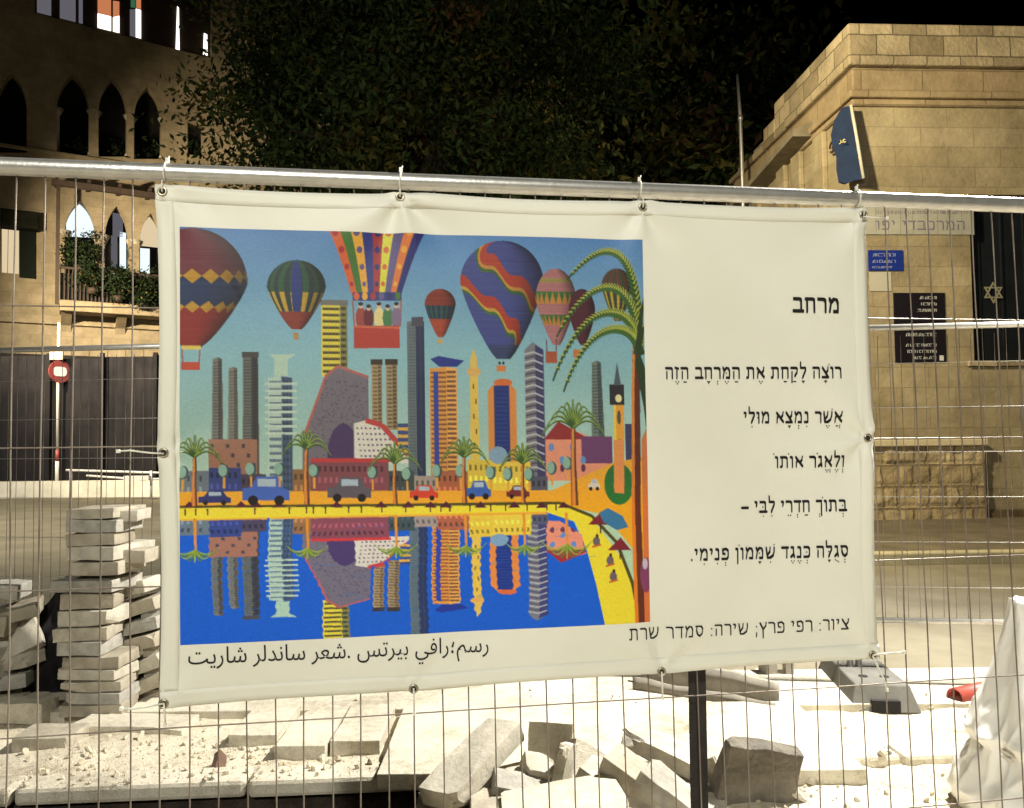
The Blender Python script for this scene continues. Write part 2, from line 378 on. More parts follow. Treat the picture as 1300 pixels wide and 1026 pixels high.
def make_vinyl(m):
    nt = m.node_tree; n = nt.nodes; L = nt.links; p = n['Principled BSDF']
    p.inputs['Base Color'].default_value = (0.72, 0.69, 0.56, 1); p.inputs['Roughness'].default_value = 0.5; p.inputs['Specular IOR Level'].default_value = 0.3
    tc = n.new('ShaderNodeTexCoord'); nz = n.new('ShaderNodeTexNoise'); nz.inputs['Scale'].default_value = 2.2; nz.inputs['Detail'].default_value = 5
    L.new(tc.outputs['Object'], nz.inputs['Vector']); cr = n.new('ShaderNodeValToRGB')
    cr.color_ramp.elements[0].position = .3; cr.color_ramp.elements[1].position = .7
    cr.color_ramp.elements[0].color = (0.70, 0.69, 0.595, 1); cr.color_ramp.elements[1].color = (0.78, 0.77, 0.68, 1)
    L.new(nz.outputs[0], cr.inputs[0]); L.new(cr.outputs[0], p.inputs['Base Color'])
    nb = n.new('ShaderNodeTexNoise'); nb.inputs['Scale'].default_value = 9; nb.inputs['Detail'].default_value = 4; L.new(tc.outputs['Object'], nb.inputs['Vector'])
    bp = n.new('ShaderNodeBump'); bp.inputs['Strength'].default_value = 0.25; bp.inputs['Distance'].default_value = 0.01
    L.new(nb.outputs[0], bp.inputs['Height']); L.new(bp.outputs[0], p.inputs['Normal'])
make_vinyl(vinyl)
banner = thing('banner', BP(BBL[0], BBL[1]), 'cream vinyl banner with a printed city picture and Hebrew poem, tied to the fence', 'banner')
def banner_sheet():
    NS, NT = 240, 170; vs = []; fs = []
    for j in range(NT + 1):
        for i in range(NS + 1):
            u, z = bil(i / NS, j / NT); vs.append(BP(u, z))
    for j in range(NT):
        for i in range(NS):
            k = j * (NS + 1) + i; fs.append((k, k + NS + 1, k + NS + 2, k + 1))
    b = MB(); b.add(vs, fs, True); o = b.build('vinyl_sheet', vinyl, banner)
    md = o.modifiers.new('thick', 'SOLIDIFY'); md.thickness = 0.0009; md.offset = -1
    # welded hem: a second strip of vinyl along the border
    b = MB(); hw = 0.032
    for s0, s1, t0, t1, n, m_ in ((0, 1, 0, hw, 200, 3), (0, 1, 1 - hw, 1, 200, 3), (0, hw * .7, hw, 1 - hw, 3, 140), (1 - hw * .7, 1, hw, 1 - hw, 3, 140)):
        vs = []; fs = []
        for j in range(m_ + 1):
            for i in range(n + 1):
                u, z = bil(s0 + (s1 - s0) * i / n, t0 + (t1 - t0) * j / m_); vs.append(BP(u, z, 0.0006))
        for j in range(m_):
            for i in range(n):
                k = j * (n + 1) + i; fs.append((k, k + n + 1, k + n + 2, k + 1))
        b.add(vs, fs, True)
    o = b.build('hem', vinyl, banner); md = o.modifiers.new('thick', 'SOLIDIFY'); md.thickness = 0.0004; md.offset = -1
banner_sheet()
brass = mat('grommet_metal', (0.45, 0.40, 0.30), 0.35, 0.9)
for gu, gz in GUV:
    b = MB(); c = BP(gu, gz, 0.0022); seg = 20; vs = []; fs = []
    prof = [(0.0058, 0.0), (0.0064, 0.0016), (0.0085, 0.0022), (0.0104, 0.0012), (0.0110, -0.0006)]
    for r_, h in prof:
        for k in range(seg):
            w = 2 * math.pi * k / seg; vs.append(c + F1.a * (r_ * math.cos(w)) + Vector((0, 0, r_ * math.sin(w))) + F1.n * h)
    for j in range(len(prof) - 1):
        for k in range(seg): fs.append((j * seg + k, j * seg + (k + 1) % seg, (j + 1) * seg + (k + 1) % seg, (j + 1) * seg + k))
    b.add(vs, fs, True); g = b.build('grommet', brass, banner)
    b = MB(); vs = [c + F1.a * (0.0060 * math.cos(2 * math.pi * k / seg)) + Vector((0, 0, 0.0060 * math.sin(2 * math.pi * k / seg))) - F1.n * 0.0005 for k in range(seg)]
    b.add(vs, [tuple(range(seg))]); b.build('hole', mat('grommet_hole', (0.02, 0.017, 0.015), 0.9), g)

# ---- the printed picture: a naive waterfront town with balloons, painted as shapes onto a dense grid
S = 2.0; CW, CH = 1180, 1030
QX = lambda x: (x - 228) / 592.0
def can(x, y):      # photo pixel -> canvas pixel
    s = QX(x); yt = 288 + 17 * s; yb = 818 - 29 * s
    return s * CW, (y - yt) / (yb - yt) * CH
IMG = np.zeros((CH, CW, 3)); BLD = np.zeros((CH, CW), bool)
def fill(mask, sl, c, a=1.0):
    c = np.array(c, float); reg = IMG[sl]; reg[mask] = reg[mask] * (1 - a) + c * a
def poly(pts, c, a=1.0, mark=False, raw=False):
    q = np.array(pts if raw else [can(*p) for p in pts]); x0, y0 = np.floor(q.min(0)).astype(int); x1, y1 = np.ceil(q.max(0)).astype(int) + 1
    x0 = max(x0, 0); y0 = max(y0, 0); x1 = min(x1, CW); y1 = min(y1, CH)
    if x1 <= x0 or y1 <= y0: return
    X, Y = np.meshgrid(np.arange(x0, x1) + .5, np.arange(y0, y1) + .5); m = np.zeros(X.shape, bool)
    n = len(q)
    for i in range(n):
        (ax, ay), (bx, by) = q[i], q[(i + 1) % n]
        if ay == by: continue
        m ^= ((ay > Y) != (by > Y)) & (X < (bx - ax) * (Y - ay) / (by - ay) + ax)
    sl = (slice(y0, y1), slice(x0, x1)); fill(m, sl, c, a)
    if mark: BLD[sl] |= m
def ell(cx, cy, rx, ry, c, a=1.0, mark=False):
    poly([(cx + rx * math.cos(t), cy + ry * math.sin(t)) for t in np.linspace(0, 2 * math.pi, 40)[:-1]], c, a, mark)
def rect(x0, y0, x1, y1, c, a=1.0, mark=False): poly([(x0, y0), (x1, y0), (x1, y1), (x0, y1)], c, a, mark)
def stroke(pts, w0, w1, c, a=1.0, mark=False):
    n = len(pts)
    for i in range(n - 1):
        (ax, ay), (bx, by) = pts[i], pts[i + 1]; L = math.hypot(bx - ax, by - ay) or 1; nx, ny = -(by - ay) / L, (bx - ax) / L
        wa = w0 + (w1 - w0) * i / (n - 1); wb = w0 + (w1 - w0) * (i + 1) / (n - 1)
        poly([(ax + nx * wa, ay + ny * wa), (bx + nx * wb, by + ny * wb), (bx - nx * wb, by - ny * wb), (ax - nx * wa, ay - ny * wa)], c, a, mark)
prng = random.Random(11); nrng = np.random.RandomState(5)
def paint():
    yy = np.linspace(0, 1, CH)[:, None]; xx = np.linspace(0, 1, CW)[None, :]
    top = np.array((78, 126, 186.)); mid = np.array((124, 172, 186.)); low = np.array((170, 196, 172.))
    t = np.clip(yy / 0.66, 0, 1)[..., None]
    IMG[:] = np.where(t < .45, top + (mid - top) * t / .45, mid + (low - mid) * (t - .45) / .55)
    lum = np.zeros((CH, CW))
    for k in range(40):
        cx, cy, rr = prng.random(), prng.random() * .6, .05 + .15 * prng.random(); lum += (prng.random() - .5) * 18 * np.exp(-(((xx - cx) / rr) ** 2 + ((yy - cy) / (rr * .5)) ** 2))
    IMG[:] += lum[..., None] * np.array((.7, .8, 1))
    # ---- skyline
    def tower(x0, x1, yt, yb, base, dark, stripe, dy=5, roof=None, taper=0, vert=False, split=.55):
        xm = x0 + (x1 - x0) * split
        poly([(x0 + taper, yt + 2), (xm, yt), (xm, yb), (x0, yb)], base, 1, True); poly([(xm, yt), (x1 - taper, yt + 2), (x1, yb), (xm, yb)], dark, 1, True)
        y = yt + 6
        while y < yb - 3:
            if vert:
                x = x0 + 3
                while x < x1 - 3: rect(x, y, x + 2.2, y + dy * .5, stripe, .8); x += 5
            else:
                rect(x0 + 1.5 + taper * .5, y, xm - .5, y + dy * .42, stripe, .85); rect(xm + .5, y - 1, x1 - 1.5 - taper * .5, y + dy * .36, [c * .6 for c in stripe], .7)
            y += dy
        if not vert:
            x = x0 + 4
            while x < x1 - 2: rect(x, yt + 5, x + .7, yb - 2, [c * .8 for c in base], .45); x += 4.2
        if roof: rect(x0 + taper - 1, yt - 4, x1 - taper + 1, yt + 3, roof, 1, True)
    GR, DG = (112, 112, 104), (66, 66, 72)
    tower(265, 280, 456, 600, GR, (84, 78, 74), (70, 72, 76), 4, None, 2); tower(284, 298, 468, 590, (120, 118, 108), (98, 92, 84), (80, 84, 84), 4, None, 2)
    tower(302, 322, 453, 606, (100, 102, 96), (58, 54, 58), (64, 66, 70), 4, (70, 66, 66), 1)
    rect(262, 560, 320, 606, (150, 104, 84), 1, True)
    for k in range(9): rect(264 + k * 6.2, 566 + (k % 3) * 12, 268 + k * 6.2, 571 + (k % 3) * 12, (70, 60, 70))
    # round white-balconied tower
    tower(333, 362, 480, 632, (168, 190, 176), (60, 76, 110), (70, 92, 120), 9)
    y = 488
    while y < 560: rect(329, y, 368, y + 3, (176, 196, 182), 1, True); y += 9
    poly([(340, 480), (341, 458), (334, 452), (366, 452), (357, 459), (357, 480)], (165, 192, 174), 1, True)
    tower(398, 430, 386, 480, (214, 196, 60), (120, 118, 70), (44, 40, 40), 8, (104, 104, 100), 0, False, .72)
    # broad slanting purple block
    poly([(374, 560), (402, 478), (418, 466), (456, 480), (456, 600), (374, 600)], (108, 100, 112), 1, True)
    stroke([(376, 556), (403, 480), (418, 467), (456, 481)], 1.6, 1.6, (170, 90, 84))
    for k in range(300):
        x = prng.uniform(384, 454); y = prng.uniform(484, 596)
        if (x - 374) > (560 - y) * .36: rect(x, y, x + 2, y + 1.6, (70, 66, 92), .7)
    ell(424, 584, 20, 44, (70, 50, 92), 1, True)
    tower(460, 473, 462, 545, (160, 138, 98), (140, 116, 84), (84, 66, 52), 5, (54, 44, 36)); tower(478, 492, 462, 548, (154, 134, 96), (130, 110, 80), (80, 62, 50), 5, (54, 44, 36))
    poly([(437, 590), (437, 540), (452, 536), (470, 542), (500, 574), (505, 590)], (206, 200, 190), 1, True)
    for r_ in range(6):
        for k in range(10):
            x = 440 + k * 5.5 + r_; y = 545 + r_ * 7
            if y - 540 > (x - 470) * 1.02: rect(x, y, x + 2.4, y + 2.4, (90, 70, 100))
    stroke([(452, 536), (472, 542), (505, 580)], 3.4, 3.4, (178, 60, 58))
    rect(492, 540, 506, 576, (56, 70, 120), 1, True)
    for k in range(4): rect(492, 545 + k * 9, 506, 549 + k * 9, (206, 160, 66))
    tower(505, 527, 408, 612, (96, 108, 112), (36, 44, 92), (70, 84, 100), 4, None, 0, False, .5); rect(511, 404, 526, 416, (70, 68, 84), 1, True)
    tower(533, 568, 468, 612, (206, 140, 60), (222, 158, 78), (110, 62, 50), 6, None, 0, False, .62); rect(538, 474, 544, 606, (44, 62, 150))
    poly([(534, 458), (545, 454), (578, 460), (568, 468), (546, 468)], (34, 48, 130), 1, True)
    # pale minaret-like lighthouse
    poly([(584, 590), (585, 478), (595, 478), (596, 590)], (212, 178, 72), 1, True); ell(590, 474, 9, 6, (206, 160, 84), 1, True); poly([(585, 470), (586, 456), (590, 444), (594, 456), (595, 470)], (210, 176, 80), 1, True)
    for k in range(5): rect(588 + (k % 2) * 3, 490 + k * 19, 590 + (k % 2) * 3, 496 + k * 19, (110, 84, 46))
    poly([(608, 606), (608, 498), (616, 490), (638, 490), (645, 498), (645, 606)], (206, 128, 58), 1, True); ell(628, 488, 12, 5, (200, 100, 48), 1, True)
    rect(616, 492, 636, 606, (28, 46, 116), 1, True)
    for k in range(20): rect(618, 496 + k * 5.4, 634, 497.2 + k * 5.4, (52, 74, 140), .7)
    poly([(657, 612), (657, 446), (668, 436), (682, 446), (682, 612)], (112, 112, 122), 1, True); poly([(671, 440), (682, 446), (682, 612), (671, 612)], (52, 52, 104))
    for k in range(30): stroke([(657, 452 + k * 5.2), (669, 449 + k * 5.2), (681, 454 + k * 5.2)], 1.1, 1.1, (74, 66, 84) if k % 2 else (178, 178, 176), .9)
    tower(744, 762, 460, 556, (104, 118, 108), (74, 86, 92), (64, 72, 74), 4, None, 3)
    # pink house with red roof
    poly([(682, 612), (682, 558), (700, 540), (740, 556), (772, 560), (772, 600), (740, 612)], (216, 136, 108), 1, True)
    poly([(680, 560), (700, 537), (720, 548), (742, 560)], (142, 44, 46), 1, True); rect(730, 556, 772, 590, (104, 60, 104), 1, True)
    for k in range(4):
        ell(690 + k * 14, 570 + (k % 2) * 16, 3.6, 5, (92, 132, 186)); ell(690 + k * 14, 596, 3, 5, (96, 48, 74))
    # slim square tower with a clock on the right
    poly([(773, 606), (775, 515), (789, 515), (787, 628), (773, 626)], (218, 150, 52), 1, True); poly([(773, 606), (775, 515), (778, 515), (777, 627), (773, 626)], (222, 190, 66))
    rect(770, 490, 790, 516, (44, 44, 50), 1, True); poly([(776, 491), (781, 462), (786, 491)], (72, 84, 94), 1, True); ell(782, 508, 4.5, 5, (214, 206, 150))
    ell(782, 532, 2.6, 9, (84, 74, 66)); ell(782, 568, 2.6, 9, (84, 74, 66)); rect(790, 540, 804, 590, (60, 62, 96), 1, True)
    # low town along the promenade
    base = [(228, 262, 600, (98, 110, 120)), (262, 300, 596, (52, 62, 120)), (300, 330, 604, (70, 60, 80)), (362, 400, 598, (136, 98, 60)), (384, 480, 588, (124, 66, 76)), (480, 512, 600, (60, 70, 70)), (512, 540, 606, (152, 138, 130)), (540, 580, 600, (160, 90, 60)), (580, 612, 586, (210, 180, 60)), (612, 662, 588, (218, 186, 64)), (662, 684, 606, (80, 80, 96))]
    for x0, x1, y0, c in base:
        rect(x0, y0, x1, 636, c, 1, True)
        for k in range(int((x1 - x0) / 7)): rect(x0 + 2 + k * 7, y0 + 6, x0 + 5 + k * 7, y0 + 13, [v * .6 for v in c]); rect(x0 + 2 + k * 7, y0 + 20, x0 + 5 + k * 7, y0 + 27, [min(255, v * 1.35) for v in c])
    rect(384, 584, 482, 589, (186, 54, 54)); ell(620, 580, 12, 11, (120, 150, 178), 1, True)
    # ---- quay road and beach
    H = 652.
    poly([(228, 626), (690, 624), (770, 590), (822, 580), (822, 792), (815, 792), (800, 700), (760, 655), (700, 642), (228, 645)], (222, 158, 46))
    poly([(228, 644), (700, 640), (742, 658), (790, 720), (806, 792), (758, 795), (745, 740), (735, 700), (720, 664), (680, 652), (228, 662)], (222, 202, 66))
    stroke([(228, 645), (480, 643), (700, 640), (742, 656), (776, 690), (796, 740), (806, 792)], 1.6, 2.4, (76, 70, 34))
    # ---- water with the town's reflection, squeezed and brighter
    wy0 = 660
    water = [(228, 661), (680, 651), (718, 663), (735, 700), (746, 740), (758, 796), (228, 822)]
    src = IMG.copy(); bm_ = BLD.copy()
    W = np.array((26, 92, 196.)); poly(water, W)
    IMGw = IMG
    for x in range(CW):
        s = x / CW; px = 228 + 592 * s
        if px > 735: break
        y_top = can(px, 661 - 10 * s * 1.3)[1]; y_src0 = can(px, 628)[1]
        for y in range(int(y_top), CH):
            d = (y - y_top); sy = int(y_src0 - d * 1.42); sx = x + int(2.2 * math.sin(y * .03 + x * .01) + 1.6 * math.sin(y * .31 + x * .02))
            if sy < 0 or not (0 <= sx < CW): break
            right = 680 + 40 * min(1, (y - y_top) / 60) + 38 * (y - y_top) / 300
            if px > right: continue
            if bm_[sy, sx]: IMGw[y, x] = src[sy, sx] * np.array((1.08, 1.05, 1.02)) * .94 + W * .10
    for px_, r_ in ((246, 30), (379, 26), (488, 28), (576, 28), (652, 26), (708, 36)):
        yb = 660 - 8 * (px_ - 228) / 480; stroke([(px_, yb), (px_ + 1, yb + 40)], 2.0, 1.4, (206, 140, 62))
        for k in range(9):
            a = math.pi * (.04 + .92 * k / 8); stroke([(px_ + math.cos(a) * r_ * q, yb + 40 + r_ * .55 * math.sin(q * 2.4) * (.4 + .5 * math.sin(a)) - r_ * .35 * q * q * abs(math.cos(a))) for q in np.linspace(0, 1, 7)], 1.5, .3, (92, 118, 52) if k % 2 else (150, 166, 76), .9)
    # ripple streaks
    for k in range(90):
        x = prng.uniform(228, 735); y = prng.uniform(668, 815); stroke([(x, y), (x + prng.uniform(6, 26), y - .6)], .5, .3, (40, 112, 214), .35)
    # little people and parasols on the sand, cars, trees
    for k in range(34):
        x = 234 + k * 14 + prng.uniform(-4, 4); y = 653 - 7 * (x - 228) / 480
        if prng.random() < .75: rect(x, y - 3, x + 1.6, y + 3, (70, 44, 50)); ell(x + .8, y - 4, 1.2, 1.3, (60, 40, 36))
    for x in (240, 300, 318, 345, 415, 470, 504, 532, 552, 596, 640, 676, 705): poly([(x - 8, 646), (x, 638), (x + 8, 646)], (76, 30, 50))
    for x, y in ((752, 662), (778, 694)): poly([(x - 15, y + 5), (x + 3, y - 11), (x + 17, y + 5)], (112, 40, 50)); rect(x + 1, y + 4, x + 2.6, y + 16, (70, 40, 40))
    for x, y in ((748, 688), (770, 732), (766, 712)): ell(x, y, 5, 6, (104, 92, 100)); ell(x + 1, y - 7, 2, 2.2, (50, 34, 34)); stroke([(x - 6, y + 7), (x + 6, y + 4)], 1.2, 1.2, (178, 96, 54))
    def car(x, y, w, h, c):
        poly([(x, y), (x, y - h * .5), (x + w * .18, y - h * .55), (x + w * .3, y - h), (x + w * .75, y - h), (x + w * .88, y - h * .5), (x + w, y - h * .42), (x + w, y)], c)
        rect(x + w * .32, y - h * .9, x + w * .7, y - h * .58, (160, 176, 190)); ell(x + w * .22, y, h * .2, h * .2, (28, 24, 26)); ell(x + w * .78, y, h * .2, h * .2, (28, 24, 26))
    car(250, 640, 38, 15, (44, 48, 104)); car(302, 637, 56, 30, (66, 96, 176)); car(404, 634, 54, 26, (88, 82, 92)); car(506, 634, 36, 16, (198, 66, 46)); car(578, 632, 32, 20, (56, 92, 170)); car(630, 632, 30, 14, (110, 44, 44)); car(738, 622, 16, 12, (204, 190, 176))
    poly([(752, 652), (764, 646), (784, 656), (792, 670), (776, 674), (758, 664)], (62, 112, 150))
    ell(780, 616, 20, 26, (44, 106, 52)); poly([(773, 620), (774, 560), (788, 560), (787, 628), (774, 627)], (216, 136, 74))
    def ball_tree(x, y): rect(x - 1.3, y, x + 1.5, y + 22, (214, 150, 60)); ell(x, y, 6.4, 8.4, (58, 74, 78)); ell(x - 1.4, y - .6, 5.2, 7.6, (128, 166, 150))
    for x, y in ((232, 602), (280, 600), (312, 598), (346, 598), (388, 600), (460, 602), (503, 604), (541, 600), (571, 600), (610, 602), (632, 604), (660, 604), (690, 596), (711, 590)): ball_tree(x, y)
    def palm(x, y, h, r, tr=(206, 128, 58), n=9, fw=2.2):
        stroke([(x, y + h), (x - 1, y + h * .5), (x, y)], h * .035 + 1.2, h * .02 + .8, (96, 56, 40)); stroke([(x - 1.2, y + h), (x - 2, y + h * .5), (x - .8, y)], h * .02 + .6, h * .012 + .4, tr)
        for k in range(n):
            a = math.pi * (1.02 + .96 * k / (n - 1)) ; cx = math.cos(a); up = .55 * abs(math.sin(a))
            pts = [(x + cx * r * q, y - r * (up + .35) * math.sin(q * 2.4) * .9 + r * .55 * q ** 2 * abs(cx)) for q in np.linspace(0, 1, 9)]
            stroke(pts, fw, .4, (58, 84, 40)); stroke([(p, q - fw * .4) for p, q in pts], fw * .35, .2, (142, 166, 70))
    palm(246, 582, 62, 34); palm(379, 572, 70, 30, n=8); palm(488, 590, 52, 34, n=9); palm(576, 582, 58, 32, n=9); palm(652, 590, 50, 32, n=9); palm(720, 545, 98, 44, n=11)
    # ---- balloons
    def envelope(cx, cy, rx, ry, foot):
        pts = []
        for t in np.linspace(-math.pi, 0, 30): pts.append((cx + rx * math.cos(t), cy + ry * math.sin(t)))
        for q in np.linspace(0, 1, 12)[1:]: pts.append((cx + rx * (1 - q) ** .8 * math.cos(q * .5) + (rx * .16) * q, cy + (foot - cy) * q ** .85))
        return pts + [(2 * cx - p, q) for p, q in reversed(pts[30:])]
    def within(pts, f):    # paint f(u,v)->color or None inside an envelope, u across -1..1, v 0..1 down
        q = np.array([can(*p) for p in pts]); keep = IMG.copy(); poly(pts, (255, 0, 255)); 
        m = (IMG == np.array((255, 0, 255.))).all(-1); IMG[:] = keep
        ys, xs = np.where(m)
        if len(ys) == 0: return
        y0, y1 = q[:, 1].min(), q[:, 1].max(); cx = (q[:, 0].min() + q[:, 0].max()) / 2
        for y in np.unique(ys):
            row = xs[ys == y]; a = max(1, q[:, 0].max() - cx)
            # width of the outline at this row, unclipped
            wpts = [q[i, 0] + (q[(i + 1) % len(q), 0] - q[i, 0]) * (y + .5 - q[i, 1]) / (q[(i + 1) % len(q), 1] - q[i, 1]) for i in range(len(q)) if (q[i, 1] > y + .5) != (q[(i + 1) % len(q), 1] > y + .5)]
            hw = max(1, (max(wpts) - min(wpts)) / 2) if wpts else a
            u = (row + .5 - cx) / hw; v = (y - y0) / (y1 - y0)
            IMG[y, row] = f(u, v) * .80 + 4 * nrng.randn(1, 1)
    def shade(c, u): return np.array(c)[None, :] * (np.clip(1.02 - .62 * np.clip(u, -1, 1) ** 2 * (u > 0) - .1 * (u < 0) * u ** 2, .2, 1.1))[:, None]
    def pick(conds, cols, default, u):
        out = np.tile(np.array(default, float), (len(u), 1))
        for cnd, c in zip(conds, cols): out[cnd] = c
        return out * np.clip(1.05 - .6 * np.clip(u, 0, 1) ** 2, .25, 1.1)[:, None]
    ang = lambda u: np.arcsin(np.clip(u, -1, 1)) / (math.pi / 2)
    def f_diamond(u, v):
        a = ang(u); k = np.abs(((a * 4.5 + .5) % 1) - .5) * 2; b1 = abs(v - .40); b2 = abs(v - .66)
        return pick([(v > .40) & (v < .66) * np.ones_like(u, bool), (v >= .66) * np.ones_like(u, bool), k < 1 - b1 / .062, k < 1 - b2 / .05], [(34, 56, 104), (164, 44, 36), (218, 162, 40), (216, 160, 44)], (128, 52, 66), u)
    within(envelope(243, 362, 66, 72, 443), f_diamond); rect(231, 441, 253, 446, (214, 186, 80)); rect(230, 462, 252, 472, (186, 66, 46)); stroke([(231, 446), (232, 464)], .8, .8, (150, 70, 70)); stroke([(252, 446), (251, 464)], .8, .8, (150, 70, 70))
    def f_green(u, v):
        a = ang(u); k = ((a * 3.5 + .5) % 1)
        return pick([(k < .5), (k < .5) & (v > .46) * np.ones_like(u, bool), (abs(a) < .12), (v > .74) * np.ones_like(u, bool)], [(44, 98, 60), (216, 172, 48), (40, 58, 142), (156, 60, 44)], (40, 62, 66), u)
    within(envelope(368, 366, 36, 35, 420), f_green); rect(364, 424, 370, 433, (170, 128, 76))
    # the big balloon cut by the top edge, with a basket of passengers
    cols = [(206, 92, 44), (66, 112, 46), (222, 160, 54), (48, 56, 130), (160, 46, 52), (208, 204, 46), (92, 82, 132), (214, 112, 50), (36, 38, 110)]
    for k in range(9):
        xa, xb = 402 + k * 15.2, 402 + (k + 1) * 15.2; ba, bb = 436 + k * 6.9, 436 + (k + 1) * 6.9
        def sweep(x0, x1):
            return [(x0 + (x1 - x0) * q ** .72, 284 + 92 * q) for q in np.linspace(0, 1, 10)]
        poly(sweep(xa, ba) + list(reversed(sweep(xb, bb))), cols[k])
        if k in (0, 2, 4, 5, 7):
            for j in range(4): q = .12 + j * .24; x = (xa + xb) / 2 + ((ba + bb) / 2 - (xa + xb) / 2) * q ** .72; ell(x, 284 + 92 * q, 4.2 - j * .6, 5 - j * .6, cols[(k + 4) % 9])
    rect(437, 372, 499, 383, (40, 52, 120))
    for k in range(6): ell(442 + k * 10.4, 377, 3.6, 5.2, cols[(k * 2) % 9])
    for x in (437, 498): stroke([(x, 382), (x + (2 if x < 450 else -1), 416)], 1, 1, (150, 90, 60))
    for k, (x, c) in enumerate(((447, (150, 60, 50)), (457, (96, 30, 40)), (470, (212, 196, 130)), (481, (60, 116, 66)), (492, (120, 100, 130)))):
        ell(x, 405, 6.5, 14, c); ell(x, 389 + (k % 2) * 3, 3, 3.8, (206, 170, 140)); ell(x, 387 + (k % 2) * 3, 3.1, 2.4, (36, 28, 28))
    rect(438, 415, 496, 444, (172, 52, 42)); stroke([(438, 416), (496, 418)], 1.2, 1.2, (196, 96, 60))
    def f_small(u, v):
        a = ang(u); k = ((a * 4) % 1); return pick([(v > .34) * np.ones_like(u, bool), (v > .34) & (k < .45) * np.ones_like(u, bool), (v > .62) * np.ones_like(u, bool)], [(38, 46, 92), (40, 92, 72), (188, 72, 44)], (150, 56, 40), u)
    within(envelope(548, 388, 20, 20, 430), f_small); rect(544, 432, 550, 438, (190, 150, 70))
    def f_rain(u, v):
        w = v - .26 * u - .03 * np.sin(u * 9); return pick([(w > .20) & (w < .30), (w >= .30) & (w < .33), (w >= .33) & (w < .36), (w > .56) & (w < .66), (w >= .66) & (w < .69), (w >= .69) & (w < .72), (v > .88) * np.ones_like(u, bool)],
                    [(196, 66, 44), (218, 150, 54), (66, 110, 60), (196, 62, 42), (216, 170, 60), (70, 116, 64), (60, 72, 120)], (70, 80, 158), u)
    within(envelope(629, 360, 55, 54, 458), f_rain); rect(620, 466, 632, 474, (196, 116, 60)); ell(624, 463, 1.6, 2, (40, 30, 30)); ell(629, 463, 1.6, 2, (40, 30, 30))
    def f_pink(u, v):
        a = ang(u); z = np.abs(((a * 5) % 1) - .5) * 2; on = np.ones_like(u, bool)
        return pick([((v > .30) & (v < .46)) * on, (z > (v - .30) / .16) & (((v > .30) & (v < .46)) * on), ((v > .6) & (v < .74)) * on, (z > (v - .6) / .14) & (((v > .6) & (v < .74)) * on), ((v > .12) & (v < .18)) * on], [(218, 140, 64), (64, 120, 58), (214, 134, 62), (66, 120, 56), (170, 150, 84)], (190, 120, 124), u)
    within(envelope(700, 382, 27, 40, 440), f_pink); rect(685, 448, 700, 463, (160, 76, 52)); stroke([(686, 432), (687, 449)], .7, .7, (90, 60, 60)); stroke([(700, 432), (699, 449)], .7, .7, (90, 60, 60))
    within(envelope(735, 398, 18, 30, 440), lambda u, v: pick([], [], (90, 38, 54), u)); rect(722, 446, 732, 456, (186, 104, 50))
    def f_drk(u, v): a = ang(u); k = (a * 3) % 1; return pick([(k < .4), (k < .4) & (v > .4) * np.ones_like(u, bool)], [(120, 60, 44), (206, 180, 56)], (70, 74, 60), u)
    within(envelope(783, 366, 21, 24, 410), f_drk)
    # ---- the tall palm at the right edge
    stroke([(806, 792), (803, 640), (806, 500), (808, 440)], 7, 5, (92, 46, 36)); stroke([(801, 792), (799, 640), (802, 500), (805, 440)], 2.6, 1.6, (206, 122, 48))
    poly([(812, 794), (812, 560), (822, 540), (824, 792)], (196, 112, 66)); ell(815, 730, 8, 22, (120, 64, 96)); ell(814, 716, 3.6, 7, (186, 176, 190))
    CR = (811, 452)
    for tx, ty, hx, hy in ((716, 356, 800, 292), (700, 430, 778, 334), (694, 486, 764, 366), (708, 500, 770, 392)):
        pts = []
        for q in np.linspace(0, 1, 40):
            a, b_, c_, d_ = (1 - q) ** 3, 3 * q * (1 - q) ** 2, 3 * q * q * (1 - q), q ** 3
            pts.append((CR[0] * a + (CR[0] + 6) * b_ + (hx - 22) * c_ + tx * d_, CR[1] * a + (hy + 24) * b_ + (hy - 6) * c_ + ty * d_))
        stroke(pts, 7.0, 1.2, (44, 70, 36))
        for i in range(2, 38):
            x, y = pts[i]; dx, dy = pts[i + 1][0] - x, pts[i + 1][1] - y; L = math.hypot(dx, dy); dx /= L; dy /= L; f = 11.0 * (1 - .65 * i / 38)
            for sg in (-1, 1): stroke([(x, y), (x + dx * f * .9 - dy * f * sg * .8, y + dy * f * .9 + dx * f * sg * .8)], 1.3, .5, (158, 166, 62) if sg > 0 else (62, 98, 44))
    for k in range(6): stroke([(810, 446 + k * 3), (816 + k * .6, 400 + k * 24), (823, 372 + k * 40)], 4, 1.2, (44, 62, 36))
    # a dull varnish over the whole print
    for r_ in range(CH):
        t_ = r_ / CH; k_ = .10 if t_ < .6 else (-.12 if t_ > .7 else .10 - 2.2 * (t_ - .6)); g = IMG[r_].mean(-1, keepdims=True); IMG[r_] = (IMG[r_] * (1 - k_) + g * k_) * (1.07 if t_ < .6 else 1.07 + .06 * min(1, (t_ - .6) / .1))
    for k in range(260):
        x = prng.uniform(228, 820); y = prng.uniform(290, 520); stroke([(x, y), (x + prng.uniform(8, 30), y + prng.uniform(-2, 2))], .8, .5, (255, 255, 255) if k % 2 else (20, 40, 60), .03)
paint()
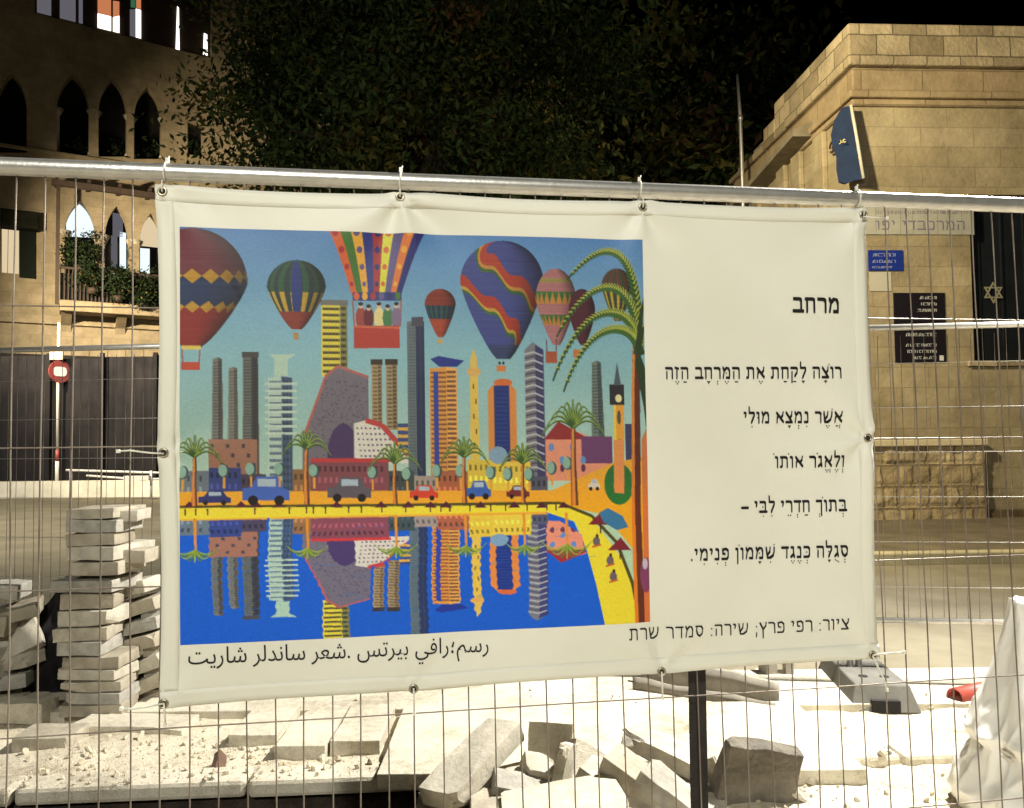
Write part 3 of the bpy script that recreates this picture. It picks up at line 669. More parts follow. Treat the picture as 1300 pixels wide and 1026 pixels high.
def picture_mesh():
    g = IMG.reshape(CH // 2, 2, CW // 2, 2, 3).mean((1, 3)); h, w = g.shape[:2]
    # faint brush texture
    g = g * (1 + .03 * nrng.randn(h, w, 1)); g = np.clip(g, 3, 255) / 255
    lin = np.where(g <= .04045, g / 12.92, ((g + .055) / 1.055) ** 2.4)
    lin = np.clip(lin * PIC_GAIN, 0, .8)
    cs = [F1.uv(228, 288, OFF), F1.uv(815, 305, OFF), F1.uv(826, 790, OFF), F1.uv(229, 819, OFF)]
    co = np.zeros((h, w, 3)); o0 = np.array(wloc(banner))
    # the sheet's relief is smooth: sample it coarsely and interpolate
    st = 6; js = list(range(0, h, st)) + ([h - 1] if (h - 1) % st else []); is_ = list(range(0, w, st)) + ([w - 1] if (w - 1) % st else [])
    coarse = np.zeros((len(js), len(is_), 3))
    for a, j in enumerate(js):
        for b_, i in enumerate(is_):
            s, t = i / (w - 1), j / (h - 1)
            u = (cs[0][0] * (1 - s) + cs[1][0] * s) * (1 - t) + (cs[3][0] * (1 - s) + cs[2][0] * s) * t
            z = (cs[0][1] * (1 - s) + cs[1][1] * s) * (1 - t) + (cs[3][1] * (1 - s) + cs[2][1] * s) * t
            coarse[a, b_] = BP(u, z, 0.0007)
    tmp = np.stack([np.stack([np.interp(np.arange(w), is_, coarse[a, :, c]) for c in range(3)], -1) for a in range(len(js))])
    for c in range(3):
        for i in range(w): co[:, i, c] = np.interp(np.arange(h), js, tmp[:, i, c])
    co -= o0
    idx = np.arange(h * w).reshape(h, w); q = np.stack([idx[:-1, :-1], idx[1:, :-1], idx[1:, 1:], idx[:-1, 1:]], -1).reshape(-1, 4)
    me = bpy.data.meshes.new('printed_picture'); me.vertices.add(h * w); me.vertices.foreach_set('co', co.reshape(-1))
    me.loops.add(q.size); me.loops.foreach_set('vertex_index', q.reshape(-1).astype(np.int32)); me.polygons.add(len(q)); me.polygons.foreach_set('loop_start', (np.arange(len(q)) * 4).astype(np.int32)); me.polygons.foreach_set('loop_total', np.full(len(q), 4, np.int32))
    me.polygons.foreach_set('use_smooth', np.ones(len(q), bool)); me.update(calc_edges=True)
    at = me.color_attributes.new('ink', 'FLOAT_COLOR', 'POINT'); at.data.foreach_set('color', np.concatenate([lin, np.ones((h, w, 1))], -1).reshape(-1).astype(np.float32))
    m = bpy.data.materials.new('printed_ink'); m.use_nodes = True; n = m.node_tree.nodes; p = n['Principled BSDF']; p.inputs['Roughness'].default_value = .5; p.inputs['Specular IOR Level'].default_value = .3
    a = n.new('ShaderNodeAttribute'); a.attribute_name = 'ink'; m.node_tree.links.new(a.outputs['Color'], p.inputs['Base Color']); me.materials.append(m)
    o = bpy.data.objects.new('printed_picture', me); COL.objects.link(o); o.parent = banner
PIC_GAIN = 0.80
picture_mesh()

# ---- lettering
ink = mat('black_ink', (0.012, 0.011, 0.012), 0.55, spec=0.3)
GL = {  # block Hebrew letters as pen strokes: (width, strokes)
 'א': (.90, [[(.12, .88), (.78, .12)], [(.76, .9), (.72, .66), (.55, .46)], [(.32, .66), (.17, .45), (.15, .1)]]),
 'ב': (.84, [[(.12, .88), (.56, .88), (.64, .78), (.63, .1)], [(.07, .1), (.78, .1)]]),
 'ג': (.60, [[(.16, .88), (.38, .88), (.38, .4), (.46, .1)], [(.38, .32), (.12, .1)]]),
 'ד': (.78, [[(.08, .88), (.72, .88)], [(.58, .86), (.56, .08)]]),
 'ה': (.84, [[(.08, .88), (.62, .88), (.69, .78), (.69, .08)], [(.18, .56), (.17, .08)]]),
 'ו': (.42, [[(.08, .88), (.22, .88), (.27, .78), (.26, .08)]]),
 'ז': (.50, [[(.08, .92), (.38, .84)], [(.24, .84), (.22, .08)]]),
 'ח': (.86, [[(.08, .88), (.62, .88), (.70, .80), (.70, .08)], [(.18, .86), (.17, .08)]]),
 'י': (.40, [[(.08, .88), (.22, .88), (.26, .76), (.20, .56)]]),
 'כ': (.76, [[(.10, .88), (.50, .88), (.62, .74), (.62, .24), (.50, .1), (.08, .1)]]),
 'ך': (.74, [[(.08, .88), (.60, .88)], [(.58, .86), (.57, -.28)]]),
 'ל': (.74, [[(.12, 1.32), (.13, .88), (.58, .88), (.62, .70), (.32, .08)]]),
 'מ': (.92, [[(.12, .92), (.24, .68), (.13, .1)], [(.26, .70), (.45, .90), (.66, .86), (.75, .62), (.74, .1), (.44, .1)]]),
 'ן': (.42, [[(.08, .88), (.22, .88), (.26, .78), (.25, -.28)]]),
 'נ': (.60, [[(.16, .88), (.36, .88), (.42, .72), (.42, .1), (.08, .1)]]),
 'ס': (.86, [[(.08, .88), (.58, .88), (.72, .66), (.68, .30), (.45, .09), (.24, .25), (.15, .55), (.18, .86)]]),
 'פ': (.84, [[(.36, .50), (.19, .52), (.15, .84), (.50, .90), (.68, .75), (.68, .25), (.56, .1), (.08, .1)]]),
 'צ': (.82, [[(.12, .90), (.64, .16)], [(.08, .1), (.70, .1)], [(.68, .92), (.66, .66), (.46, .44)]]),
 'ץ': (.78, [[(.10, .90), (.36, .44), (.36, -.28)], [(.66, .92), (.64, .66), (.38, .40)]]),
 'ק': (.84, [[(.08, .88), (.62, .88), (.70, .74), (.66, .50), (.44, .20)], [(.18, .54), (.17, -.28)]]),
 'ר': (.74, [[(.08, .88), (.50, .88), (.62, .76), (.62, .08)]]),
 'ש': (1.04, [[(.12, .90), (.18, .50), (.24, .1), (.52, .1), (.80, .28), (.90, .62), (.89, .90)], [(.50, .90), (.48, .60), (.24, .32)]]),
 'ת': (.92, [[(.10, .88), (.62, .88), (.73, .78), (.73, .08)], [(.24, .86), (.24, .20), (.18, .1), (.07, .1)]]),
 '–': (.80, [[(.08, .45), (.72, .45)]]), '.': (.36, [[(.16, .08), (.18, .08)]]), ':': (.36, [[(.16, .10), (.18, .10)], [(.16, .62), (.18, .62)]]), ';': (.36, [[(.18, .12), (.14, -.16)], [(.16, .62), (.18, .62)]]), ' ': (.46, []),
}
D = .07
MK = {  # vowel points, offsets from the letter's middle
 '\u05b8': [('h', -.15, .15, -.22), ('v', 0, -.22, -.40)], '\u05b7': [('h', -.16, .16, -.24)], '\u05b6': [('d', -.13, -.22), ('d', .13, -.22), ('d', 0, -.38)],
 '\u05b0': [('d', 0, -.20), ('d', 0, -.40)], '\u05b4': [('d', 0, -.26)], '\u05b5': [('d', -.12, -.24), ('d', .12, -.24)],
 '\u05b2': [('h', -.22, .04, -.24), ('d', .18, -.20), ('d', .18, -.38)], '\u05b1': [('d', -.24, -.22), ('d', 0, -.22), ('d', -.12, -.38), ('d', .2, -.20), ('d', .2, -.38)],
 '\u05bb': [('d', -.16, -.18), ('d', 0, -.27), ('d', .16, -.36)], '\u05bc': [('d', -.04, .48)], '\u05b9': [('d', -.30, 1.16)], '\u05c1': [('d', .38, 1.14)],
}
def glyph_run(text, nib=(.125, .19), space=None, gap=.06):
    """strokes of a right-to-left run: list of convex polygons in em units with x running left from 0"""
    out = []; x = 0.0
    hw, hh = nib[0] / 2, nib[1] / 2
    def seg(p, q):
        nb = [(-hw, -hh * .8), (hw * .7, -hh), (hw, hh * .8), (-hw * .7, hh)]
        pts = [(p[0] + a, p[1] + b_) for a, b_ in nb] + [(q[0] + a, q[1] + b_) for a, b_ in nb]
        pts = sorted(set(pts)); lo = []; up = []
        cr = lambda o, a, b_: (a[0] - o[0]) * (b_[1] - o[1]) - (a[1] - o[1]) * (b_[0] - o[0])
        for s in pts:
            while len(lo) > 1 and cr(lo[-2], lo[-1], s) <= 0: lo.pop()
            lo.append(s)
        for s in reversed(pts):
            while len(up) > 1 and cr(up[-2], up[-1], s) <= 0: up.pop()
            up.append(s)
        out.append(lo[:-1] + up[:-1])
    lx = 0; lw = 0
    for ch in text:
        if ch in MK:
            mx = lx + lw / 2
            for m_ in MK[ch]:
                if m_[0] == 'd':
                    if ch == '\u05bc': r = .065
                    else: r = .062
                    out.append([(mx + m_[1] + r * math.cos(a), m_[2] + r * math.sin(a)) for a in np.linspace(0, 2 * math.pi, 9)[:-1]])
                elif m_[0] == 'h': out.append([(mx + m_[1], m_[3] - .045), (mx + m_[2], m_[3] - .045), (mx + m_[2], m_[3] + .045), (mx + m_[1], m_[3] + .045)])
                else: out.append([(mx - .045, m_[3]), (mx + .045, m_[3]), (mx + .045, m_[2]), (mx - .045, m_[2])])
            continue
        w, st = GL[ch]
        if ch == ' ' and space: w = space
        x -= w + (gap if ch != ' ' else 0); lx, lw = x, w
        for line in st:
            for p, q in zip(line[:-1], line[1:]): seg((x + p[0], p[1]), (x + q[0], q[1]))
    return out, -x
def letter_line(name, text, right, left, height, nib, space=None, gap=.06):
    """right, left: photo points of the baseline ends"""
    polys, W = glyph_run(text, nib, space, gap); b = MB()
    r = Vector(F1.uv(*right, OFF)); l = Vector(F1.uv(*left, OFF)); d = (r - l); L_ = d.length; d /= L_; n2 = Vector((-d.y, d.x)); sx = L_ / W
    for i, pg in enumerate(polys):
        vs = []
        for x, y in pg:
            p = r + d * (x * sx) + n2 * (y * height); vs.append(BP(p.x, p.y, 0.0016 + 0.00003 * (i % 9)))
        b.add(vs, [tuple(range(len(vs)))])
    return b.build(name, ink, banner)
pxm = (F1.uv(950, 480, OFF)[1] - F1.uv(950, 500, OFF)[1]) / 20.0   # metres per photo pixel, upright
NB = (.135, .21)
letter_line('poem_title', 'מרחב', (1067, 398), (1005, 397), 20 * pxm, (.15, .23))
letter_line('poem_line', 'רוֹצָה לָקַחַת אֶת הַמֶּרְחָב הַזֶּה', (1069, 480.5), (844, 481.5), 15.5 * pxm, NB)
letter_line('poem_line', 'אֲשֶׁר נִמְצָא מוּלִי', (1071, 537), (944, 538), 15.5 * pxm, NB)
letter_line('poem_line', 'וְלֶאֱגֹר אוֹתוֹ', (1074, 593), (984, 594.5), 15.5 * pxm, NB)
letter_line('poem_line', 'בְּתוֹךְ חַדְרֵי לִבִּי –', (1076, 649), (941, 652), 15.5 * pxm, NB)
letter_line('poem_line', 'סְגֻלָּה כְּנֶגֶד שִׁמָּמוֹן פְּנִימִי.', (1078, 707), (876, 712.5), 15.5 * pxm, NB)
letter_line('credit_line', 'ציור: רפי פרץ; שירה: סמדר שרת', (1080, 800), (798, 813.5), 15.5 * pxm, (.115, .125))
def arabic_line():
    log = 'رسم؛رافي بيرتس .شعر ساندلر شاريت'
    vis = '\ufead\ufeb3\ufee2\u061b\ufead\ufe8d\ufed3\ufef2 \ufe91\ufef4\ufeae\ufe97\ufeb2 .\ufeb7\ufecc\ufeae \ufeb3\ufe8e\ufee7\ufeaa\ufedf\ufeae \ufeb7\ufe8e\ufead\ufef3\ufe96'[::-1]
    vs, fs = text_mesh(vis); x0 = min(v.x for v in vs); x1 = max(v.x for v in vs)
    l = Vector(F1.uv(239, 843, OFF)); r = Vector(F1.uv(620, 827, OFF)); d = r - l; L_ = d.length; d /= L_; n2 = Vector((-d.y, d.x)); sc = L_ / (x1 - x0)
    out = []
    for v in vs:
        p = l + d * ((v.x - x0) * sc) + n2 * (v.y * sc * 1.12); out.append(BP(p.x, p.y, 0.0016 + v.z))
    b = MB(); b.add(out, fs); b.build('credit_line', ink, banner)
arabic_line()

# ---- white cable ties
plast = mat('white_plastic', (0.75, 0.73, 0.64), 0.35)
def tie(pts, label, head=None, r=0.0021, off=0.012):
    q = [F1.P(*F1.uv(p[0], p[1], OFF + off), OFF + off + (p[2] if len(p) > 2 else 0)) for p in pts]
    b = MB(); b.tube(q, r, 6)
    h = q[head if head is not None else -1]; b.box(h, (0.0065, 0.006, 0.0075))
    o = b.build('cable_tie', plast, base=q[0]); tag(o, label, 'cable tie', 'white cable ties on the banner')
def top_tie(i, px, py, label):
    u, z = GUV[i]; zr = rz(u); pts = []
    c = F1.P(u, zr)
    for a in np.linspace(-100, 190, 16):
        pts.append(c + (F1.n * math.cos(R(a)) + Vector((0, 0, 1)) * math.sin(R(a))) * 0.0222 + F1.a * (0.004 * (a / 190)))
    g = BP(u, z, 0.004); q = [g - F1.n * .012, g, F1.P(u, (z + zr) / 2 - .003, OFF + .004)] + pts
    b = MB(); b.tube(q, 0.0019, 6); top = F1.P(u + .002, zr + .0235, 0)
    b.box(top + Vector((0, 0, .004)), (.007, .006, .011)); b.tube([top, top + Vector((.004, 0, .014))], .0016, 6)
    o = b.build('cable_tie', plast, base=g); tag(o, label, 'cable tie', 'white cable ties on the banner')
top_tie(0, 0, 0, 'white cable tie looped over the top rail at the banner\'s upper left corner')
top_tie(1, 0, 0, 'white cable tie on the top rail, second from the left')
top_tie(2, 0, 0, 'white cable tie over the top rail above the right edge of the printed picture')
top_tie(3, 0, 0, 'white cable tie looped over the top rail at the banner\'s upper right corner')
tie([(208, 576), (190, 575), (165, 572), (150, 573)], 'cream cable tie sticking out sideways from the middle of the banner\'s left edge')
tie([(208, 893), (190, 897), (168, 900), (154, 900)], 'white cable tie pointing left from the banner\'s lower left corner')
tie([(208, 893), (209, 905), (210, 920)], 'short white cable tie hanging straight down from the lower left corner grommet')
tie([(525, 874), (526, 888), (526, 906)], 'white cable tie hanging below the bottom edge under the Arabic line')
tie([(840, 853), (841, 870), (841, 886)], 'white cable tie on the bottom edge just left of the black notched post')
tie([(1108, 832), (1122, 830), (1148, 828)], 'white cable tie pointing right from the banner\'s lower right corner')
tie([(1108, 833), (1115, 848), (1122, 862), (1126, 876)], 'white cable tie hanging down from the lower right corner over the concrete foot')
tie([(1096, 275), (1110, 276), (1126, 277)], 'white cable tie pointing right from below the upper right corner')

# ------------------------------------------------------------------ pavers, rubble and site clutter
pv_mats = [mat('paver_pale', (0.43, 0.40, 0.33), 0.9, var=0.26, scale=11, bump=0.9, bscale=55, spec=0.2),
           mat('paver_tan', (0.37, 0.335, 0.265), 0.9, var=0.28, scale=12, bump=0.9, bscale=55, spec=0.2),
           mat('paver_grey', (0.34, 0.325, 0.285), 0.9, var=0.28, scale=13, bump=0.9, bscale=70, spec=0.2),
           mat('paver_stained', (0.20, 0.17, 0.125), 0.9, col2=(0.42, 0.38, 0.30), scale=5, bump=0.7, bscale=50, spec=0.2)]
for m_ in pv_mats: m_.node_tree.nodes['Principled BSDF'].inputs['Roughness'].default_value = .95
def paver(c, d, rot, label, group, seed, name='paver', m=None, chip=0.006, cat='paver', cuts=3):
    """rough cast block: subdivided box with worn, chipped edges"""
    rnd = random.Random(seed); bm = bmesh.new(); bmesh.ops.create_cube(bm, size=1.0)
    bmesh.ops.subdivide_edges(bm, edges=bm.edges[:], cuts=cuts, use_grid_fill=True)
    Mx = rot if isinstance(rot, Matrix) else rot.to_matrix()
    broken = rnd.random() < .35; cx, cy, cz = rnd.choice((-.5, .5)), rnd.choice((-.5, .5)), rnd.choice((-.5, .5))
    for v in bm.verts:
        p = v.co.copy(); n_edge = sum(abs(abs(k) - .5) < 1e-4 for k in p)
        q = Vector((p.x * d[0], p.y * d[1], p.z * d[2]))
        nz = Vector([mnoise.noise(q * 7 + Vector((seed * 3.7, k * 11, 0))) for k in range(3)])
        q += nz * chip * (0.8 if n_edge < 2 else 1.2)
        if n_edge >= 2: q *= 1 - rnd.random() * chip * 2.2
        if broken:
            r = (p - Vector((cx, cy, cz))).length
            if r < .4: q += Vector((-cx * d[0], -cy * d[1], -cz * d[2])) * (.4 - r) * .55
        v.co = q
    # break corners off with uneven cuts
    ncut = (1 + (seed % 3 == 0)) if name == 'broken_paver' else (1 if rnd.random() < .3 and name == 'paver' else 0)
    for k in range(ncut):
        sgn = Vector((rnd.choice((-1, 1)), rnd.choice((-1, 1)), rnd.choice((-1, 1)))); nrm = Vector((sgn.x * rnd.uniform(.2, 1), sgn.y * rnd.uniform(.2, 1), sgn.z * rnd.uniform(.0, .7))).normalized()
        cor = Vector((sgn.x * d[0] / 2, sgn.y * d[1] / 2, sgn.z * d[2] / 2)); dep = rnd.uniform(.15, .4) * min(sorted(d)[1], .10) if name == 'broken_paver' else rnd.uniform(.2, .5) * .07
        r_ = bmesh.ops.bisect_plane(bm, geom=bm.verts[:] + bm.edges[:] + bm.faces[:], plane_co=cor - nrm * dep, plane_no=nrm, clear_outer=True)
        ed = [e for e in r_['geom_cut'] if isinstance(e, bmesh.types.BMEdge)]
        try:
            f_ = bmesh.ops.holes_fill(bm, edges=ed, sides=0)['faces']
            q_ = bmesh.ops.poke(bm, faces=f_)
            for v in q_['verts']: v.co += Vector((rnd.uniform(-1, 1), rnd.uniform(-1, 1), rnd.uniform(-1, 1))) * .008 - nrm * .004
        except Exception: pass
        for e in ed:
            if e.is_valid:
                for v in e.verts: v.co += Vector((rnd.uniform(-1, 1), rnd.uniform(-1, 1), rnd.uniform(-1, 1))) * .004
    me = bpy.data.meshes.new(name); bm.to_mesh(me); bm.free(); me.materials.append(m or pv_mats[seed % 4])
    o = bpy.data.objects.new(name, me); COL.objects.link(o); o.matrix_world = Matrix.Translation(c) @ Mx.to_4x4()
    md = o.modifiers.new('bevel', 'BEVEL'); md.width = .003; md.segments = 2; md.limit_method = 'ANGLE'; md.angle_limit = R(50)
    return tag(o, label, cat, group)

# the tall stack on the left: fifteen courses, given by their edges in the photograph at one distance
ST = [(647, 660, 78, 141, 179), (661, 677, 78, 145, 173), (678, 694, 78, 141, 157), (695, 713, 79, 147, 189), (714, 731, 84, 148, 177), (738, 754, 58, 142, 172),
      (755, 774, 67, 131, 157), (776, 797, 69, 134, 157), (798, 815, 60, 127, 150), (816, 834, 66, 122, 157), (835, 850, 72, 148, 163), (851, 865, 69, 145, 160),
      (866, 880, 71, 146, 158), (881, 895, 79, 148, 160), (896, 911, 69, 147, 160)]
SY = 4.36
ordn = ['topmost', 'second', 'third', 'fourth', 'fifth', 'sixth', 'seventh', 'eighth', 'ninth', 'tenth', 'eleventh', 'twelfth', 'thirteenth', 'fourteenth', 'bottom']
for i, (t, bt, xl, xf, xr) in enumerate(ST):
    rnd = random.Random(i + 40); a = AT(xl, bt, SY); e = AT(xf, bt, SY); tp = AT(xl, t, SY)
    w = e.x - a.x; h = tp.z - a.z; dep = 0.24 + (xr - xf - 20) * 0.006 if xr - xf > 20 else 0.24
    yaw = R(rnd.uniform(-9, 5)) if i not in (6, 8, 9) else R(rnd.uniform(-2, 12))
    c = Vector(((a.x + e.x) / 2 + dep * .08, SY + dep / 2, (a.z + tp.z) / 2))
    extra = ', counted from the top' if 0 < i < 14 else ''
    lb = {0: 'topmost paver of the tall stack left of the banner', 14: 'bottom paver of the tall stack, lying on the sand left of the banner'}.get(i, ordn[i] + ' paver from the top of the tall stack left of the banner')
    paver(c, (w, dep, h * rnd.uniform(.96, 1.0)), Euler((R(rnd.uniform(-1.2, 1.2)), R(rnd.uniform(-1.6, 1.6)), yaw)), lb, 'pavers in the tall stack', i + 1, chip=.006)
# second, shorter blocks that jut out at the right of the stack's upper courses
for j, (px, py, w, dz, lb) in enumerate(((167, 653, .14, .06, 'small pale block end beside the topmost paver of the tall stack'), (176, 704, .15, .075, 'pale block jutting right beside the fourth paver of the tall stack'))):
    c = AT(px, py, SY + .16); paver(c, (w, .2, dz), Euler((0, R(2), R(4))), lb, 'pavers in the tall stack', 60 + j, chip=.006)
# slanting pavers leaning to the right of the stack
LN = [(172, 745, .30, -14, 'uppermost slanted paver right of the tall stack'), (178, 768, .32, -15, 'second slanted paver from the top right of the tall stack'), (180, 790, .30, -12, 'third slanted paver right of the tall stack, with a dark gap under it'),
      (182, 812, .32, -14, 'middle slanted paver right of the tall stack'), (184, 842, .34, -22, 'slanted paver with a pale top, second from the bottom right of the stack'), (183, 866, .34, -20, 'lowest slanted paver right of the stack, near the banner corner')]
for j, (px, py, w, ang, lb) in enumerate(LN):
    c = AT(px, py, 4.72); paver(c, (w, .24, .075), Euler((R(3), R(ang), R(-12 + 5 * (j % 3)))), lb, 'slanted pavers beside the stack', 80 + j, chip=.008)
b = MB(); 
# support under the slanted heap, hidden behind it
for j, (px, py) in enumerate(((186, 888), (212, 880), (230, 850), (226, 810), (222, 770))):
    c = AT(px, py, 4.80); paver(c, (.36, .24, .12), Euler((0, R(-3), R(6 * j))), ['grey paver low in the heap right of the tall stack, half behind the banner'][0] if j == 0 else 'paver of the heap hidden behind the lower left of the banner', 'slanted pavers beside the stack', 90 + j)
# heap at the left edge of the frame
HP = [((-8, 748), (.34, .22, .08), (0, 4, 12), 'uppermost paver of the heap at the left edge'), ((16, 778), (.30, .22, .075), (4, -12, 20), 'tilted paver second from the top of the heap at the left edge'),
      ((14, 806), (.30, .30, .06), (52, -22, 25), 'large flat slab leaning face out on the heap at the left edge'), ((22, 838), (.24, .2, .08), (2, -10, -25), 'short paver under the leaning slab at the left edge'), ((2, 862), (.36, .24, .08), (0, -5, 10), 'paver low in the heap at the left edge'),
      ((-20, 790), (.4, .3, .12), (0, 0, 5), 'paver at the very left edge behind the leaning slab'), ((-22, 835), (.4, .3, .16), (0, 0, -5), 'thick paver low at the very left edge of the heap')]
for j, (p, d, r_, lb) in enumerate(HP):
    paver(AT(p[0], p[1], 4.75), d, Euler([R(q) for q in r_]), lb, 'pavers heaped at the left edge', 110 + j, chip=.008)
paver(AT(-5, 890, 4.85), (.5, .4, .16), Euler((0, 0, 0)), 'dark bottom paver of the heap at the left edge, behind the pale block', 'pavers heaped at the left edge', 119)
# added black sheet standing in for the deep shade between heap and stack
def gap_shade_sheet():
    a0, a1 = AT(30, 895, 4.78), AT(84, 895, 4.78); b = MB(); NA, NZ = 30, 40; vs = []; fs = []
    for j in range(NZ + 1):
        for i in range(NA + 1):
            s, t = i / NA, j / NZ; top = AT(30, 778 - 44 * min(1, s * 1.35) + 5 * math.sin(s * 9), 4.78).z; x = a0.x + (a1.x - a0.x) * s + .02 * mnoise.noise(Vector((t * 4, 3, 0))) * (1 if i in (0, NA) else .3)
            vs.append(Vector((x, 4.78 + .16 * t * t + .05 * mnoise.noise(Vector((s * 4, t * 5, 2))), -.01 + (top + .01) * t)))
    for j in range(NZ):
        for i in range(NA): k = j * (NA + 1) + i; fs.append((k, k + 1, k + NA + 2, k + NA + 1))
    b.add(vs, fs, True); o = b.build('dark_sheeting', mat('gap_shade_black', (.010, .008, .010), .8, var=.4, scale=6, spec=.15), base=(a0.x, 4.78, 0)); md = o.modifiers.new('thick', 'SOLIDIFY'); md.thickness = .03; md.offset = -1
    tag(o, 'added dark sheet standing in for deep shade in the gap between the left heap and the tall paver stack', 'sheeting')
gap_shade_sheet()
# pale rounded block lying in front of the heap
paver(G(22, 915) + Vector((0, .02, .055)), (.37, .16, .115), Euler((0, 0, R(-4))), 'thick pale block lying alone on the sand at the left edge', 'loose blocks on the sand', 120, name='stone_block', m=pale_conc, chip=.012, cat='block')

# intact paving that ends in a broken edge on the sand bed
b = MB(); b.hexa([Vector(p) for p in [(-3.6, 4.44, -.05), (4.5, 4.44, -.05), (4.5, 5.1, -.05), (-3.6, 5.1, -.05), (-3.6, 4.44, .045), (4.5, 4.44, .045), (4.5, 5.1, .045), (-3.6, 5.1, .045)]])
tag(b.build('pavement', pale_conc, bevel=.006), kind='structure')
SL = [(290, 350, 953, 4.44, 'paving slab with a broken front corner, leftmost of the three stepped slabs'), (348, 412, 968, 4.42, 'paving slab in the middle of the three stepped slabs on the broken edge'), (419, 482, 961, 4.42, 'right paving slab of the three stepped slabs on the broken edge')]
for j, (xl, xr, yb, yback, lb) in enumerate(SL):
    a = G(xl, yb, 0); e = G(xr, yb, 0); y0 = (a.y + e.y) / 2
    paver(Vector(((a.x + e.x) / 2, (y0 + yback) / 2, .035)), (e.x - a.x, yback - y0, .085), Euler((0, 0, 0)), lb, 'paving slabs at the broken edge', 130 + j, name='paving_slab', m=pale_conc, chip=.003, cat='paving slab')
a = G(478, 986, .06); e = G(640, 980, .06)
paver(Vector(((a.x + 1.55) / 2, (a.y + 4.43) / 2, .035)), (1.55 - a.x, 4.43 - a.y, .07), Euler((0, 0, 0)), 'wide bright paving slab running from the stepped slabs to the rubble', 'paving slabs at the broken edge', 135, name='paving_slab', m=pale_conc, chip=.003, cat='paving slab')
paver(G(50, 956) + Vector((0, .1, .03)), (.29, .2, .09), Euler((0, 0, R(2))), 'short paver half sunk in the sand near the lower left', 'loose blocks on the sand', 141, chip=.006)
paver(G(160, 938) + Vector((0, .12, .01)), (.6, .22, .09), Euler((0, R(1.5), R(-3))), 'long broken slab sunk in the sand below the tall stack', 'loose blocks on the sand', 142, m=pale_conc, chip=.012)
paver(G(272, 985) + Vector((0, .06, .03)), (.055, .14, .035), Euler((R(20), R(50), R(30))), 'small brown splinter of stone on the sand below the stepped slabs', 'loose blocks on the sand', 143, m=mat('brown_stone', (.12, .07, .045), .9, var=.3), chip=.006)
# gravel and crumbs over the bed: nobody could count them
def gravel():
    bm = bmesh.new(); rnd = random.Random(3)
    for k in range(3400):
        if k < 650: px, py = rnd.uniform(20, 480), rnd.gauss(958, 12) + 8 * math.sin(rnd.random() * 6)
        elif k < 1500: px, py = rnd.uniform(0, 560), rnd.uniform(985, 1040)
        elif k < 2500: px, py = rnd.gauss(770, 110), rnd.gauss(1000, 20)
        else: px, py = rnd.uniform(-50, 1340), rnd.uniform(880, 1035)
        p = G(px, py); r = .0018 + .004 * rnd.random() ** 2 if rnd.random() < .8 else rnd.uniform(.004, .016) * (1.6 if rnd.random() < .12 else 1)
        z = ground_z(p.x, p.y) + pit(p.x, p.y) + (0.0 if not (p.y > 4.44) else .045)
        ke = 3.485 + .065 * (p.x + 2.2)
        if ke < p.y < ke + .17: z = .043
        g = bmesh.ops.create_icosphere(bm, subdivisions=1, radius=r, matrix=Matrix.Translation((p.x, p.y, z + r * .4)) @ Euler((rnd.random() * 6, rnd.random() * 6, rnd.random() * 6)).to_matrix().to_4x4() @ Matrix.Diagonal((1, rnd.uniform(.6, 1.3), rnd.uniform(.45, .9), 1)))
        for v in g['verts']: v.co += Vector((rnd.uniform(-1, 1), rnd.uniform(-1, 1), rnd.uniform(-1, 1))) * r * .25
    me = bpy.data.meshes.new('gravel'); bm.to_mesh(me); bm.free(); me.materials.append(mat('gravel', (.38, .33, .24), .9, col2=(.62, .56, .43), scale=20)); o = bpy.data.objects.new('gravel', me); COL.objects.link(o); tag(o, kind='stuff')
gravel()

# rubble pile below the banner. basis given by long axis (from, to) in the photograph and a roll
def slab(p0, p1, Y0_, Y1_, d, roll, label, seed, m=None, chip=.009):
    A = AT(p0[0], p0[1], Y0_); B_ = AT(p1[0], p1[1], Y1_); x = (B_ - A).normalized(); L_ = (B_ - A).length
    up = Vector((0, 0, 1)) if abs(x.z) < .9 else Vector((0, 1, 0))
    y = up.cross(x).normalized(); z = x.cross(y); M = Matrix((x, y, z)).transposed() @ Matrix.Rotation(R(roll), 3, 'X')
    return paver((A + B_) / 2, (L_, d[0], d[1]), M, label, 'rubble pavers below the banner', seed, name='broken_paver', m=m or pv_mats[seed % 3], chip=chip)
slab((556, 1016), (642, 924), 3.26, 3.64, (.19, .085), -4, 'long narrow paver tilted up towards the right, leftmost of the rubble', 201, pv_mats[0])
slab((700, 916), (698, 980), 3.62, 3.60, (.065, .20), 90, 'upright grey slab standing in the middle of the rubble', 203, pale_conc)
slab((664, 972), (702, 980), 3.48, 3.50, (.12, .07), 20, 'small grey block in front of the upright slab', 204, pv_mats[0])
slab((625, 996), (697, 1010), 3.36, 3.40, (.13, .075), 12, 'low block between the long tilted paver and the upright slab', 205, pv_mats[2])
slab((712, 1000), (722, 944), 3.42, 3.46, (.10, .05), 62, 'pale slab with a brown mark leaning right of the upright slab', 206, pale_conc)
slab((736, 1000), (748, 950), 3.50, 3.60, (.2, .06), 58, 'bright slab leaning behind the pale marked slab', 207, pale_conc)
slab((762, 1000), (800, 962), 3.42, 3.48, (.10, .07), -30, 'small dark faced block tilted at the left end of the crossed slabs', 208, pv_mats[1])
slab((772, 962), (872, 1032), 3.44, 3.26, (.20, .075), -4, 'brownish slab sliding down to the right, front of the crossed pair', 209, pv_mats[1])
slab((794, 930), (888, 974), 3.62, 3.50, (.17, .07), -2, 'tilted grey slab at the top right of the rubble left of the black post', 210, pv_mats[0])
